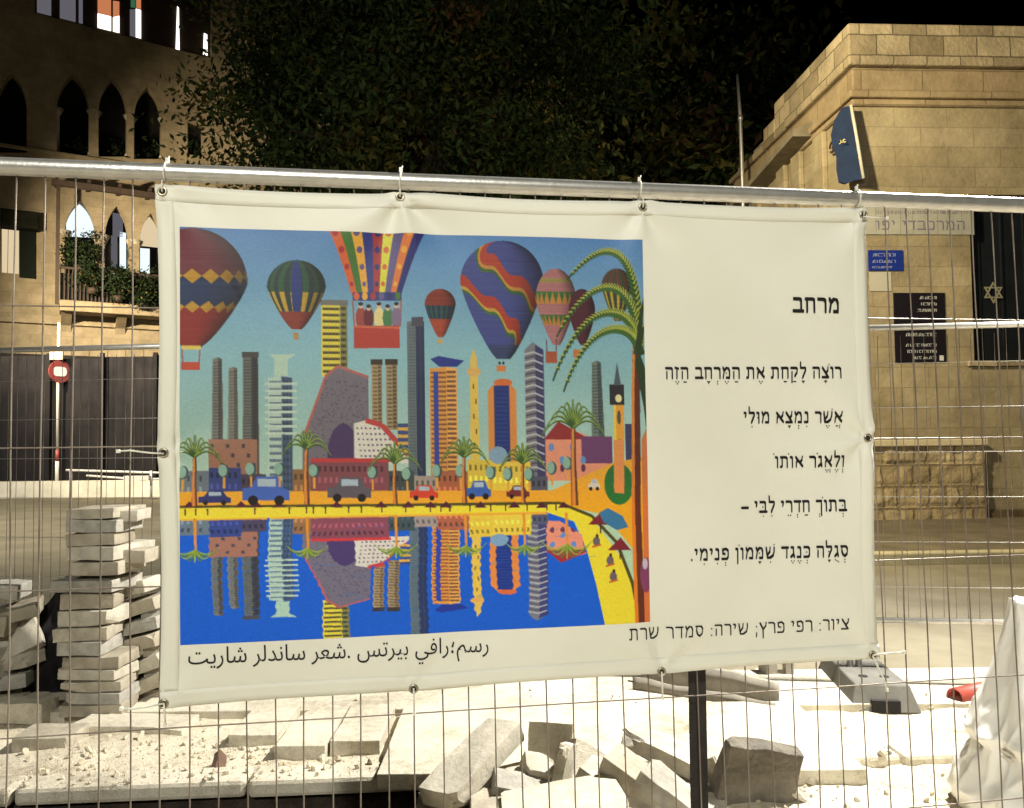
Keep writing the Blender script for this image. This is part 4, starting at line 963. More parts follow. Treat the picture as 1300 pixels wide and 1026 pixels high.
slab((816, 978), (896, 1042), 3.32, 3.20, (.16, .075), 2, 'grey slab lower right of the brownish slab, ending at the black post', 211, pv_mats[2])
slab((912, 980), (1006, 992), 3.36, 3.42, (.075, .29), 8, 'big rough dark slab standing upright right of the black post', 212, mat('rough_dark_stone', (.17, .155, .13), .95, var=.35, scale=9, bump=1.0, bscale=30, spec=.1, dist=.02), .016)
slab((640, 1036), (790, 1010), 3.16, 3.24, (.26, .06), 6, 'flat pale slab lying at the bottom edge in front of the rubble', 213, pale_conc)
slab((900, 962), (918, 1000), 3.44, 3.44, (.05, .03), 20, 'small dark shard between the black post and the rough slab', 214, pv_mats[1])
slab((596, 1024), (690, 1026), 3.26, 3.26, (.2, .06), 4, 'dark low slab at the bottom edge between the long paver and the flat slab', 215, pv_mats[1])
slab((712, 1004), (780, 1008), 3.50, 3.48, (.2, .08), 3, 'thick block under the middle of the rubble', 216, pv_mats[2])
slab((806, 1006), (890, 1012), 3.50, 3.48, (.2, .08), 5, 'thick block under the crossed slabs', 217, pv_mats[2])
slab((770, 1030), (830, 1040), 3.22, 3.2, (.16, .06), 12, 'dark paver end at the bottom edge under the brownish slab', 218, pv_mats[1])

slab((585, 1004), (668, 986), 3.44, 3.52, (.18, .07), -6, 'tilted paver lying behind the low block, right of the long tilted paver', 219, pv_mats[0])
slab((742, 972), (806, 1020), 3.52, 3.40, (.20, .07), -3, 'paver under the brownish slab, sloping the same way', 220, pv_mats[0])
slab((884, 950), (940, 985), 3.62, 3.54, (.19, .07), 4, 'pale paver half hidden between the black post and the rough dark slab', 221, pv_mats[0])
slab((846, 1004), (920, 1034), 3.38, 3.30, (.2, .07), 2, 'pale paver passing behind the lower black post', 222, pv_mats[0])
FR = [((590, 1000), .06), ((655, 1012), .05), ((683, 985), .045), ((728, 1008), .06), ((752, 986), .05), ((765, 1012), .07), ((800, 985), .045), ((848, 1000), .06), ((862, 985), .05), ((902, 1008), .05), ((896, 1020), .07), ((1015, 1018), .05), ((1030, 1000), .035), ((640, 968), .03), ((545, 1016), .05)]
FL_ = ['broken chunk beside the lower end of the long tilted paver', 'broken chunk in front of the low block in the rubble', 'broken chunk at the foot of the small grey block', 'broken chunk in front of the pale marked slab', 'broken chunk between the pale slab and the dark faced block', 'broken chunk below the dark faced block', 'broken chunk on the brownish slab\'s upper side', 'broken chunk between the crossed slabs', 'broken chunk close to the left of the black post', 'broken chunk just right of the black post, under the rough slab', 'larger broken chunk at the bottom edge right of the black post', 'broken chunk right of the rough dark slab, near the bottom edge', 'smallest chunk lying on the bright ground right of the rough dark slab', 'small chunk on the paving right of the long tilted paver', 'broken chunk at the bottom edge left of the long tilted paver']
for i, ((px, py), r_) in enumerate(FR):
    g = G(px, py); rn = random.Random(500 + i)
    paver(g + Vector((0, .03, r_ * .35)), (r_ * 1.7, r_ * 1.2, r_ * .9), Euler((rn.uniform(-.6, .6), rn.uniform(-.6, .6), rn.uniform(-3, 3))), FL_[i], 'broken chunks in the rubble', 301 + i, name='broken_paver', chip=.012, cat='stone chunk')

# bent sheet of metal lying behind the rubble
def bent_sheet():
    A = G(803, 885, .0); B_ = G(985, 913, .0); ax = (B_ - A); L_ = ax.length; ax.normalize(); yv = Vector((-ax.y, ax.x, 0)); b = MB(); n = 24
    prof = [(-.03, .0), (-.004, .010), (0, .016), (.002, .06), (.006, .115), (.012, .115), (.014, .03), (.15, .03), (.155, .12), (.16, .21), (.19, .215)]
    th = .003; vs = []; fs = []
    for i in range(n + 1):
        t = i / n; dent = .012 * mnoise.noise(Vector((t * 5, 0, 0))); k = 1 - .25 * t
        for (o_, z) in prof: vs.append(A + ax * (L_ * t) + yv * (o_ * (1 - .2 * t)) + Vector((0, 0, z * k + dent * (z > .1))))
    m_ = len(prof)
    for i in range(n):
        for j in range(m_ - 1): k = i * m_ + j; fs.append((k, k + m_, k + m_ + 1, k + 1))
    b.add(vs, fs, True); o = b.build('bent_metal_sheet', mat('dull_sheet_metal', (.30, .275, .23), .6, .15, var=.3, scale=6, bump=.3, bscale=20), base=A)
    md = o.modifiers.new('thick', 'SOLIDIFY'); md.thickness = th
    tag(o, 'bent grey sheet metal channel lying on the paving left of and behind the black post', 'metal sheet')
bent_sheet()

# ------------------------------------------------------------------ the second fence across the site, with feet
fa = AT(0, 441, 5.5); fb = AT(1300, 411, 4.7)
F2 = Plane((0, fa.y + (fb.y - fa.y) * (0 - fa.x) / (fb.x - fa.x), 0), math.atan2(fb.y - fa.y, fb.x - fa.x))
U2a = F2.uv(0, 441)[0]; U2b = F2.uv(1300, 411)[0]; Z2 = 2.19
rub = mat('fence_foot_concrete', (0.13, 0.125, 0.11), 0.85, var=.2, scale=10, bump=.4, bscale=60)
def fence_panel(u0, u1, label, mesh_rows=8):
    f = thing('temporary_fence', F2.P((u0 + u1) / 2, 0), label, 'fence', 'mesh fence panels')
    b = MB(); b.tube([F2.P(u0, Z2), F2.P(u1, Z2)], .019, 14); b.build('top_rail', galv, f)
    b = MB(); b.tube([F2.P(u0, .42), F2.P(u1, .42)], .016, 12); b.build('bottom_rail', galv, f)
    for uu in (u0, u1):
        b = MB(); b.tube([F2.P(uu, .05), F2.P(uu, Z2)], .019, 14); b.build('post', galv, f)
    b = MB(); u = u0 + .03
    i = 0
    while u < u1:
        b.tube([F2.P(u + .006 * mnoise.noise(Vector((i * 2.3, z * 2, 0))), z) for z in np.linspace(.42, Z2 - (.02 if i % 2 else .05), 6)], .0019, 5); u += .067; i += 1
    b.build('wire_mesh', wire, f)
    b = MB()
    for z in np.arange(.62, Z2 - .1, .27): b.tube([F2.P(u0, z, .004), F2.P(u1, z, .004)], .0021, 5)
    b.build('stiff_wires', galv, f)
JA = F2.uv(1086, 700)[0]
ends = [JA - 7.0, JA - 3.5, JA, JA + 3.5]
fence_panel(ends[0], ends[1] - .05, 'far mesh fence panel left of the banner, in front of the dark hoarding')
fence_panel(ends[1], ends[2] - .05, 'far mesh fence panel hidden behind the middle of the banner')
fence_panel(ends[2], ends[3], 'far mesh fence panel right of the banner, in front of the stone building')
def foot(u, label):
    c = F2.P(u - .02, 0); d1 = -F2.n; b = MB()
    f = thing('fence_foot', c, label, 'fence foot', 'concrete fence feet')
    # heavy block, long across the fence line, sloped sides, front notch
    Lf, wb, wt, h = .72, .19, .145, .14
    x = F2.a; 
    for y0, y1 in ((-.40, .33),):
        b.hexa([c + x * -wb + d1 * y0, c + x * wb + d1 * y0, c + x * wb + d1 * y1, c + x * -wb + d1 * y1,
                c + x * -wt + d1 * (y0 + .05) + Vector((0, 0, h)), c + x * wt + d1 * (y0 + .05) + Vector((0, 0, h)), c + x * wt + d1 * (y1 - .03) + Vector((0, 0, h)), c + x * -wt + d1 * (y1 - .03) + Vector((0, 0, h))])
    b.build('block', rub, f, bevel=.008)
    b = MB(); dk = mat('foot_socket', (.012, .011, .010), .9)
    for q in (-.045, .045):
        b = MB(); b.tube([c + x * q * 1.3 + d1 * -.20 + Vector((0, 0, h - .01)), c + x * q * 1.3 + d1 * -.20 + Vector((0, 0, h + .003))], .026, 16); b.build('socket', dk, f)
    b = MB(); b.box(c + d1 * -.392 + Vector((0, 0, .035)), (.15, .03, .065), F2_rot); b.build('notch', dk, f)
F2_rot = Matrix((F2.a, -F2.n, Vector((0, 0, 1)))).transposed()
foot(F2.uv(1100, 870)[0], 'dark concrete fence foot with round sockets beside the banner\'s lower right corner')
foot(ends[1], 'dark concrete fence foot hidden behind the banner')
paver(G(985, 872) + Vector((0, .15, .1)), (.07, .1, .2), Euler((0, 0, .2)), 'small upright grey stone stub behind the bent metal sheet', 'loose blocks on the sand', 150, m=conc, chip=.006)
paver(G(1012, 872) + Vector((0, .15, .1)), (.05, .1, .22), Euler((0, 0, -.1)), 'narrow upright stone stub left of the concrete fence foot', 'loose blocks on the sand', 151, m=conc, chip=.006)

# red plastic pipe
def pipe():
    A = G(1212, 886, .055); d = (AT(1290, 886, A.y + .22) - A).normalized(); d.z = 0; d.normalize(); b = MB(); n = 24; ro, ri, L_ = .053, .046, .9
    x = d.cross(Vector((0, 0, 1))); vs = []; fs = []
    for r_, t in ((ro, L_), (ro, 0), (ri, 0), (ri, L_)):
        for k in range(n): w = 2 * math.pi * k / n; vs.append(A + d * t + (x * math.cos(w) + Vector((0, 0, 1)) * math.sin(w)) * r_)
    for j in range(4):
        for k in range(n): fs.append((j * n + k, j * n + (k + 1) % n, ((j + 1) % 4) * n + (k + 1) % n, ((j + 1) % 4) * n + k))
    b.add(vs, fs, True); o = b.build('pipe', mat('red_plastic', (.42, .07, .05), .45, var=.15, scale=12), base=A); tag(o, 'open ended red plastic pipe lying beside the white tarpaulin at the right edge', 'pipe')
pipe()

# white tarpaulin bundle at the right edge, gathered by a cord
def tarp():
    c = G(1352, 1040); c = Vector((c.x, c.y, 0)); b = MB(); NA, NZ = 260, 150; H = AT(1290, 762, c.y).z; vs = []; fs = []
    def rad(z):
        t = z / H
        if t < .22: return .33 + .045 * math.sin(t / .22 * math.pi)
        if t < .34: return .33 - .05 * (t - .22) / .12
        q = (t - .34) / .66; return .28 + .03 * min(1, q / .08) - (.31 - .06) * max(0, (q - .08) / .92) ** .95
    for j in range(NZ + 1):
        t = j / NZ; z = H * t
        for i in range(NA):
            a = 2 * math.pi * i / NA; r_ = rad(z)
            rg = lambda x, y, z_: 1 - abs(mnoise.noise(Vector((x, y, z_)))) * 2
            lowk = 1.0 if t < .42 else max(.12, 1 - (t - .42) * 6); fold = (.024 * rg(a * 1.7 + z * 1.2, z * 2.2, 8) ** 3 + .013 * rg(a * 4.1 - z * 3, z * 4.5, 3) ** 4) * lowk + .020 * mnoise.noise(Vector((math.cos(a) * 3.2, math.sin(a) * 3.2, z * 1.6))) + (.028 if t < .42 else .010) * abs(mnoise.noise(Vector((a * 2.6, z * 7 + math.sin(a * 2), 5)))) + .012 * math.sin(a * 15 + z * 8) * math.exp(-((t - .34) / .08) ** 2)
            vs.append(c + Vector((math.cos(a) * (r_ + fold) - .11 * t ** 2, math.sin(a) * (r_ + fold), z + .01 * mnoise.noise(Vector((a * 3, z * 9, 1))))))
    for j in range(NZ):
        for i in range(NA): fs.append((j * NA + i, j * NA + (i + 1) % NA, (j + 1) * NA + (i + 1) % NA, (j + 1) * NA + i))
    fs.append(tuple(NZ * NA + i for i in range(NA)))
    t = thing('tarpaulin_bundle', c, 'tall white tarpaulin bundle tied round its lower third at the right edge', 'tarpaulin')
    b.add(vs, fs, True); b.build('tarpaulin', mat('white_tarpaulin', (.80, .79, .75), .4, var=.04, scale=3, bump=.25, bscale=12, dist=.01), t)
    b = MB()
    for dz in (0, .022): b.tube([c + Vector((math.cos(w) * .305, math.sin(w) * .305, H * .335 + dz + .012 * math.sin(w * 3))) for w in np.linspace(0, 2 * math.pi, 50)], .006, 6)
    b.build('cord', mat('pale_cord', (.62, .58, .5), .8), t)
tarp()

# ------------------------------------------------------------------ the stone building on the right
BY = 12.9
corner = AT(1092, 400, BY)
F3 = Plane((corner.x, corner.y, 0), 0.05)
FK = Plane((corner.x, corner.y, 0), math.atan2(-1, 0.05))      # flank, u negative going back
lime = stone_mat('yellow_ashlar', (0.33, 0.265, 0.155), (0.38, 0.31, 0.19), (0.27, 0.22, 0.135), 0.95, 0.335, 0.35, (0.1, 0.05), 0.008)
lime2 = stone_mat('parapet_ashlar', (0.20, 0.155, 0.09), (0.46, 0.37, 0.23), (0.15, 0.12, 0.075), 0.60, 0.345, 0.6, (0.3, 0.13))
rough = stone_mat('rough_plinth_stone', (0.38, 0.29, 0.16), (0.52, 0.41, 0.24), (0.22, 0.165, 0.095), 0.52, 0.35, 0.8, (0.2, 0.03), 0.02)
V3 = lambda y, x=1200: F3.uv(x, y)[1]
Zt, Zp, Zc, Zs, Zs2 = V3(36), V3(88), V3(117), V3(119), V3(137)
bld = thing('stone_building', F3.P(0, 0), 'low yellow limestone building with parapet and dark shuttered window at the right', 'building')
W3 = 10.0
def uv3(x, y): return F3.uv(x, y)
sh0, sh1 = uv3(1237, 458), uv3(1237, 247)
vs, fs = panel_mesh([(0, .10), (W3, .10), (W3, Zp), (0, Zp)], [[(sh0[0], sh0[1]), (sh0[0] + 2.0, sh0[1]), (sh0[0] + 2.0, sh1[1]), (sh0[0], sh1[1])]], 0.24)
b = MB(); b.add([F3.P(v[0], v[1], v[2] - .24) for v in vs], fs)
b.hexa([F3.P(0.0, .10, -.243), F3.P(W3, .10, -.243), F3.P(W3, .10, -6.0), F3.P(0.0, .10, -6.0), F3.P(0.0, Zp, -.243), F3.P(W3, Zp, -.243), F3.P(W3, Zp, -6.0), F3.P(0.0, Zp, -6.0)])
b.build('wall', lime, bld)
b = MB()
b.hexa([F3.P(-.13, Zp + .005, .13), F3.P(W3, Zp + .005, .13), F3.P(W3, Zp + .005, -2.6), F3.P(-.13, Zp + .005, -2.6), F3.P(-.13, Zt, .13), F3.P(W3, Zt, .13), F3.P(W3, Zt, -2.6), F3.P(-.13, Zt, -2.6)])
# ruined lower courses further back
rnd = random.Random(5); uu = -2.6
while uu > -5.8:
    L_ = rnd.uniform(.35, .7); h = Zp + .005 + (.42 if uu > -3.6 else .2) * rnd.uniform(.5, 1.1) + (.35 if uu > -3.1 else 0)
    b.hexa([F3.P(-.10, Zp + .003, uu - .003), F3.P(.45, Zp + .003, uu - .003), F3.P(.45, Zp + .003, uu - L_), F3.P(-.10, Zp + .003, uu - L_), F3.P(-.10, h, uu - .003), F3.P(.45, h, uu - .003), F3.P(.45, h, uu - L_), F3.P(-.10, h, uu - L_)]); uu -= L_
b.build('parapet', lime2, bld, bevel=.03)
b = MB()
for z0, z1, p in ((Zc, Zp - .004, .035), (Zs - (Zs - Zs2) * .5, Zs, .12), (Zs2, Zs - (Zs - Zs2) * .5 - .003, .06)):
    b.hexa([F3.P(-p, z0, p), F3.P(W3, z0, p), F3.P(W3, z0, -5.9), F3.P(-p, z0, -5.9), F3.P(-p, z1, p), F3.P(W3, z1, p), F3.P(W3, z1, -5.9), F3.P(-p, z1, -5.9)])
b.build('cornice', stone_mat('cornice_stone', (0.30, 0.22, 0.12), (0.37, 0.28, 0.16), (0.2, 0.15, 0.09), 1.1, 0.6, .35, (.5, .2)), bld, bevel=.025)
b = MB(); b.pbox(F3, -.02, W3, 0, .26, .003, .03); b.build('base_course', mat('damp_stone', (0.14, 0.105, 0.06), 0.9, var=.35, scale=2.5, bump=.6, bscale=12, spec=.1, dist=.02), bld)
# rough low podium in front, with a pale ledge
pu1, pz = uv3(1243, 566); pz = F3.uv(1200, 566)[1]
b = MB(); vs = []; fs = []; NXp, NZp = 120, 44; zl = pz
for j in range(NZp + 1):
    for i in range(NXp + 1):
        u = -1.2 + (pu1 + 1.2) * i / NXp; z = zl * j / NZp
        row = z / .35; fr = abs((row % 1) - .5) * 2; col = ((u + (.26 if int(row) % 2 else 0)) / .52); fc = abs((col % 1) - .5) * 2
        bl = (1 - max(fr ** 8, fc ** 14)); nb = mnoise.noise(Vector((int(row) * 3.1, int(math.floor(col)) * 1.7, 2))) * .03
        vs.append(F3.P(u, z, .10 + bl * (.035 + nb + .025 * mnoise.noise(Vector((u * 5, z * 6, 3))))))
for j in range(NZp):
    for i in range(NXp): k = j * (NXp + 1) + i; fs.append((k, k + 1, k + NXp + 2, k + NXp + 1))
b.add(vs, fs, True); b.pbox(F3, -1.2, pu1, .0, zl - .002, .045, .085)
b.build('podium', rough, bld)
b = MB(); b.pbox(F3, -1.25, pu1 + .03, zl + .001, zl + .11, .04, .20); b.build('ledge', mat('pale_ledge_stone', (.60, .51, .33), .9, var=.15, scale=3), bld, bevel=.015)
# shuttered window
b = MB(); b.pbox(F3, sh0[0] + .003, sh0[0] + 1.997, sh0[1] + .003, sh1[1] - .003, -.20, -.14)
for k in range(5): b.pbox(F3, sh0[0] + .2 + k * .4, sh0[0] + .23 + k * .4, sh0[1] + .01, sh1[1] - .01, -.139, -.115)
shut = b.build('shutter', mat('dark_blue_metal', (.010, .012, .016), .5, .3, var=.3, scale=3), bld)
su, sz = uv3(1266.5, 370); r_ = .165; b = MB()
for sgn in (1, -1):
    pts = [(su + r_ * math.sin(2 * math.pi * k / 3), sz + sgn * r_ * math.cos(2 * math.pi * k / 3)) for k in range(3)]
    for k in range(3):
        (ax, az), (bx, bz) = pts[k], pts[(k + 1) % 3]; d = Vector((bx - ax, bz - az)).normalized() * .012; nx, nz = -d.y, d.x; f0 = -.112 + (.004 if sgn > 0 else 0)
        q = [(ax - d.x + nx, az - d.y + nz), (bx + d.x + nx, bz + d.y + nz), (bx + d.x - nx, bz + d.y - nz), (ax - d.x - nx, az - d.y - nz)]
        b.hexa([F3.P(*p, f0) for p in q] + [F3.P(*p, f0 + .008 + .001 * k) for p in q])
b.build('star_emblem', mat('tarnished_metal', (.34, .31, .20), .5, .3), shut)
b = MB(); b.pbox(F3, sh0[0] - .12, sh0[0] + 2.12, sh0[1] - .10, sh0[1] - .003, -.2, .05); b.build('window_sill', lime2, bld, bevel=.01)
# canopy ledge along the flank, flat pilasters, iron hooks
b = MB(); cz = 7.05; b.hexa([FK.P(-1.5, cz, .42), FK.P(-1.5, cz, .002), FK.P(-5.8, cz - .35, .002), FK.P(-5.8, cz - .35, .42), FK.P(-1.5, cz + .12, .42), FK.P(-1.5, cz + .3, .002), FK.P(-5.8, cz - .05, .002), FK.P(-5.8, cz - .23, .42)])
b.build('canopy', mat('grey_timber', (.20, .17, .11), .9, var=.3, scale=5), bld)
for k in (-1.0, -2.0, -2.75, -4.2):
    b = MB(); b.pbox(FK, k - .42, k, .1, Zs2 - .01, .002, .10); b.build('pilaster', lime, bld, bevel=.02)
for px, py in ((1047, 213), (1062, 187)):
    b = MB(); o_ = FK.uv(px, py); c = FK.P(o_[0], o_[1], .08); b.tube([c + Vector((0, .09 * math.cos(w), .09 * math.sin(w))) for w in np.linspace(0, 5.6, 14)], .018, 6); b.tube([c, FK.P(o_[0], o_[1], 0)], .02, 6)
    b.build('iron_hook', mat('rusty_iron', (.08, .04, .025), .8, .3), bld)

# street name plate, black information plaques, tile sign, notice: each hangs on the wall, a thing of its own
whitep = mat('white_lettering', (.62, .62, .60), .6)
def plate(name, x0, y0, x1, y1, m, label, cat, off=.006, th=.012):
    a, c = uv3(x0, y1), uv3(x1, y0); t = thing(name, F3.P(a[0], a[1], off), label, cat); b = MB(); b.pbox(F3, a[0], c[0], a[1], c[1], off, off + th); b.build('plate', m, t, bevel=.003); return t, a, c
def faint_line(b, xr, xl, y, h, seed, off, latin=False):
    """a row of small illegible strokes, as the photograph shows them"""
    rnd = random.Random(seed); x = xr; z0 = uv3(xr, y)[1]; k = abs(uv3(xr, y)[1] - uv3(xr, y + 1)[1])
    while x > xl:
        w = rnd.uniform(.8, 1.7); a, c = uv3(x - w, y)[0], uv3(x, y)[0]; t = .007
        s = rnd.randrange(4); zt, zb_ = z0 + h * k, z0
        if s in (0, 1): b.pbox(F3, a, c, zt - t, zt, off, off + .003)
        if s in (0, 2): b.pbox(F3, c - t, c, zb_, zt - t - .001, off, off + .003)
        if s in (1, 2): b.pbox(F3, a, c - t - .001, zb_, zb_ + t, off, off + .003)
        if s == 3: b.pbox(F3, (a + c) / 2 - t / 2, (a + c) / 2 + t / 2, zb_, zt, off, off + .003)
        x -= w + (.55 if rnd.random() > .18 else 1.8)
t, a, c = plate('street_sign', 1102, 318, 1145.5, 344, mat('blue_enamel', (.012, .03, .22), .35), 'blue street name plate with three faint white lines on the stone wall', 'street sign')
b = MB(); faint_line(b, 1136, 1106, 326, 4, 1, .020); faint_line(b, 1136, 1108, 334, 3.5, 2, .020); faint_line(b, 1132, 1106, 341, 2.5, 3, .020); b.build('lettering', mat('dull_lettering', (.35, .38, .5), .6), t)
blackp = mat('black_plaque', (.012, .010, .014), .35)
t, a, c = plate('plaque', 1134.5, 372, 1198.5, 414, blackp, 'upper black information plaque with three faint white lines, left of the shutter', 'plaque')
b = MB(); faint_line(b, 1188, 1168, 380, 3.5, 4, .020); faint_line(b, 1188, 1168, 388, 3.5, 5, .020); faint_line(b, 1188, 1164, 396, 3.5, 6, .020); b.build('lettering', whitep, t)
t, a, c = plate('plaque', 1136, 415, 1199.5, 460.5, blackp, 'lower black information plaque with a small white square in its corner', 'plaque')
b = MB(); faint_line(b, 1188, 1148, 427, 4, 7, .020); faint_line(b, 1188, 1150, 440, 3.5, 8, .020); faint_line(b, 1188, 1150, 448, 3.5, 9, .020); faint_line(b, 1188, 1158, 456, 3.5, 10, .020); b.build('lettering', whitep, t)
q0, q1 = uv3(1192, 458), uv3(1197, 451.5); b = MB(); b.pbox(F3, q0[0], q1[0], q0[1], q1[1], .0205, .0235); b.build('square_mark', whitep, t)
tile = mat('pale_tile', (.36, .35, .29), .45, var=.15, scale=4)
t, a, c = plate('tile_sign', 1096, 262, 1235, 298, tile, 'pale tiled sign with hand painted grey Hebrew letters under the fence rail', 'sign')
b = MB(); polys, Wd = glyph_run('המרכבדי יפו', (.10, .11), .5); r0_, l0_ = uv3(1226, 293), uv3(1111, 292); k = (r0_[0] - l0_[0]) / Wd; hh = (uv3(1200, 280)[1] - uv3(1200, 293)[1])
for i, pg in enumerate(polys): b.add([F3.P(r0_[0] + x * k, r0_[1] + y * hh, .0205 + .0002 * (i % 9)) for x, y in pg], [tuple(range(len(pg)))])
faint_line(b, 1228, 1112, 272, 3.5, 21, .0205); b.build('lettering', mat('faded_violet_paint', (.15, .13, .19), .6), t)
b = MB()
for k in range(1, 9): u = a[0] + (c[0] - a[0]) * k / 9; b.pbox(F3, u - .004, u + .004, a[1] + .005, c[1] - .005, .0181, .0195)
b.build('tile_joint', mat('grout', (.22, .21, .18), .9), t)
t, a, c = plate('paper_notice', 1104, 345.5, 1131, 370, mat('white_paper', (.45, .42, .34), .7), 'pale blank sheet fixed below the blue street sign', 'notice', th=.006)
# blue hanging sign by the corner
def blade():
    Pb = Plane(FK.P(.28, 0, .0).to_tuple(), R(-112)); Y_ = 12.55
    pts = [(1071, 136), (1080, 134), (1086, 158), (1089, 185), (1094, 210), (1096, 227), (1085, 229), (1076, 233), (1068, 231), (1065, 214), (1065, 198), (1060, 186), (1058, 170), (1062, 152)]
    P3 = [AT(x, y, 12.66 + (1096 - x) * .004) for x, y in pts]; n = Vector((.35, -1, 0)).normalized(); b = MB(); k = len(P3)
    t = thing('hanging_sign', P3[8], 'tall dark blue cloth sign hung beside the building corner above the rail', 'hanging sign')
    b.add([p for p in P3] + [p - n * .06 for p in P3], [tuple(reversed(range(k))), tuple(range(k, 2 * k))] + [(i, (i + 1) % k, (i + 1) % k + k, i + k) for i in range(k)])
    b.build('cloth', mat('navy_cloth', (.008, .02, .055), .95, var=.3, scale=5), t)
    b = MB(); b.tube([P3[1] + n * .01, P3[3] + n * .01, P3[5] + n * .01], .028, 6); b.build('frame', mat('cream_frame', (.5, .46, .36), .6), t)
    vs, fs = text_mesh('\ufeae\ufecb'); sc_ = .13; o = AT(1058.5, 184, 12.8) + n * .03; xv = (AT(1070, 184, 12.76) - AT(1058.5, 184, 12.81)).normalized()
    x0 = min(v.x for v in vs); b = MB(); b.add([o + xv * ((v.x - x0) * sc_) + Vector((0, 0, v.y * sc_)) + n * .08 for v in vs], fs); b.build('lettering', mat('yellow_paint', (.55, .45, .10), .6), t)
blade()
# slim pole behind the fence, left of the building
b = MB(); pb = AT(945, 240, 17.0); b.tube([Vector((pb.x, 17, 0)), Vector((pb.x - .02, 17, 4)), AT(940, 150, 17), AT(936, 95, 17)], [.05, .045, .04, .03], 10); b.tube([AT(940, 150, 17) - Vector((0, 0, .05)), AT(940, 150, 17) + Vector((0, 0, .05))], .055, 10)
tag(b.build('pole', galv, base=(pb.x, 17, 0)), 'slim bare metal pole rising against the dark sky left of the stone building', 'pole')

# ------------------------------------------------------------------ the arcaded building on the left
F4 = Plane((-14.3, 26.0, 0), math.atan2(.518, .855))
uv4 = lambda x, y, o=0: F4.uv(x, y, o)
plaster = stone_mat('tan_plastered_stone', (0.33, 0.27, 0.175), (0.38, 0.31, 0.21), (0.28, 0.225, 0.15), 0.8, 0.34, 0.3, (.2, .1), .008)
dark_in = mat('dark_interior', (.02, .017, .016), .9, var=.4, scale=2)
frame_m = mat('dark_brown_timber', (.045, .028, .020), .7, var=.3, scale=6)
lit_w = emis('lit_window_white', (1.0, .95, .82), 2.4); lit_c = emis('lit_window_cream', (1.0, .80, .50), .75); lit_o = emis('lit_window_orange', (.80, .28, .12), .7); lit_g = emis('dim_window_grey', (.42, .40, .46), .28); lit_b = emis('lit_window_pale', (.82, .95, 1.0), 1.15)
def arch(xl, xr, yt, ys, yb):
    a = []
    pts = [(xl, yb), (xr, yb), (xr, ys)]
    n = 9; w2 = xr - xl; H = ys - yt; sm = math.sin(R(60))
    for k in range(1, n + 1): t = R(60) * k / n; pts.append((xl + w2 * math.cos(t), ys - H * math.sin(t) / sm))
    for k in range(1, n + 1): t = R(60) * (1 - k / n); pts.append((xr - w2 * math.cos(t), ys - H * math.sin(t) / sm))
    return [uv4(*p) for p in pts]
left = thing('arcaded_building', F4.P(0, .42), 'tall tan stone house with pointed arches and lit upper windows at the left', 'building')
ULf, URf = uv4(-160, 400)[0], uv4(420, 300)[0]
lower = [(82, 121, 255, 298, 384), (133, 163, 262, 304, 388), (177, 206, 271, 312, 392), (222, 248, 280, 320, 396)]
upper = [(-4, 34, 92, 142, 194), (72, 113, 94, 142, 197), (125, 161, 99, 145, 199), (170, 205, 110, 152, 202)]
wins = [[(2, 286), (24, 288), (24, 348), (2, 346)], [(238, 155), (258, 158), (258, 198), (238, 196)]]
holes = [arch(*q) for q in lower + upper] + [[uv4(*p) for p in w] for w in wins]
band = [uv4(44, 16.5), uv4(268, 74), uv4(268, -60), uv4(44, -120)]
holes.append(band)
vs, fs = panel_mesh([(ULf, .42), (URf, .42), (URf, 20), (ULf, 20)], holes, .45)
b = MB(); b.add([F4.P(v[0], v[1], v[2] - .45) for v in vs], fs); b.build('wall', plaster, left)
b = MB(); b.pbox(F4, ULf, URf, .42, 20, -3.0, -2.6); b.pbox(F4, ULf, URf, 4.0, 4.2, -2.599, -.46); zmid = uv4(150, 225)[1]; b.pbox(F4, ULf, URf, zmid - .1, zmid + .1, -2.599, -.46); zq = uv4(150, 75)[1]; b.pbox(F4, ULf, URf, zq - .1, zq + .1, -2.599, -.46)
b.build('interior', dark_in, left)
b = MB(); b.pbox(F4, ULf, URf, 20.001, 20.2, -6, .3); b.build('roof', frame_m, left)
def pane(parent, pts, off, m, name='pane', th=.02):
    q = [uv4(p[0], p[1], off) for p in pts]; b = MB(); b.hexa([F4.P(*p, off - th) for p in q] + [F4.P(*p, off) for p in q]); return b.build(name, m, parent)
# upper glazed gallery: dark frame with panes
gal = pane(left, [(44, 16.5), (268, 74), (268, -60), (44, -120)], -.10, frame_m, 'window_band', .08)
yb_ = lambda x: 16 + (x - 45) * .252
for xa, xb, y0, m in ((47, 65, -40, lit_g), (76, 96, -40, lit_g), (100, 105, -40, lit_g), (143, 143.5, 0, frame_m), (165, 172, 12, lit_g)):
    if m is not frame_m: pane(gal, [(xa, yb_(xa) - 1), (xb, yb_(xb) - 1), (xb, y0), (xa, y0)], -.06, m)
pane(gal, [(124, yb_(124) - 1), (141, yb_(141) - 1), (141, 21), (124, 17)], -.06, lit_w); pane(gal, [(143.5, yb_(143) - 1), (151.5, yb_(151) - 1), (151.5, 20), (143.5, 22)], -.06, lit_w)
pane(gal, [(124, 16.5), (141, 20.5), (141, -20), (124, -20)], -.06, lit_o); pane(gal, [(143.5, 21.5), (151.5, 19.5), (151.5, 2), (143.5, 1)], -.06, lit_o)
pane(gal, [(172.5, yb_(172) - 1), (179, yb_(179) - 1), (179, 13), (172.5, 11)], -.06, lit_w); pane(gal, [(166, 9), (172, 10), (172, -15), (166, -15)], -.06, emis('dim_window_green', (.12, .42, .2), .3)); pane(gal, [(173, 10), (179, 11.5), (179, -15), (173, -15)], -.06, lit_o)
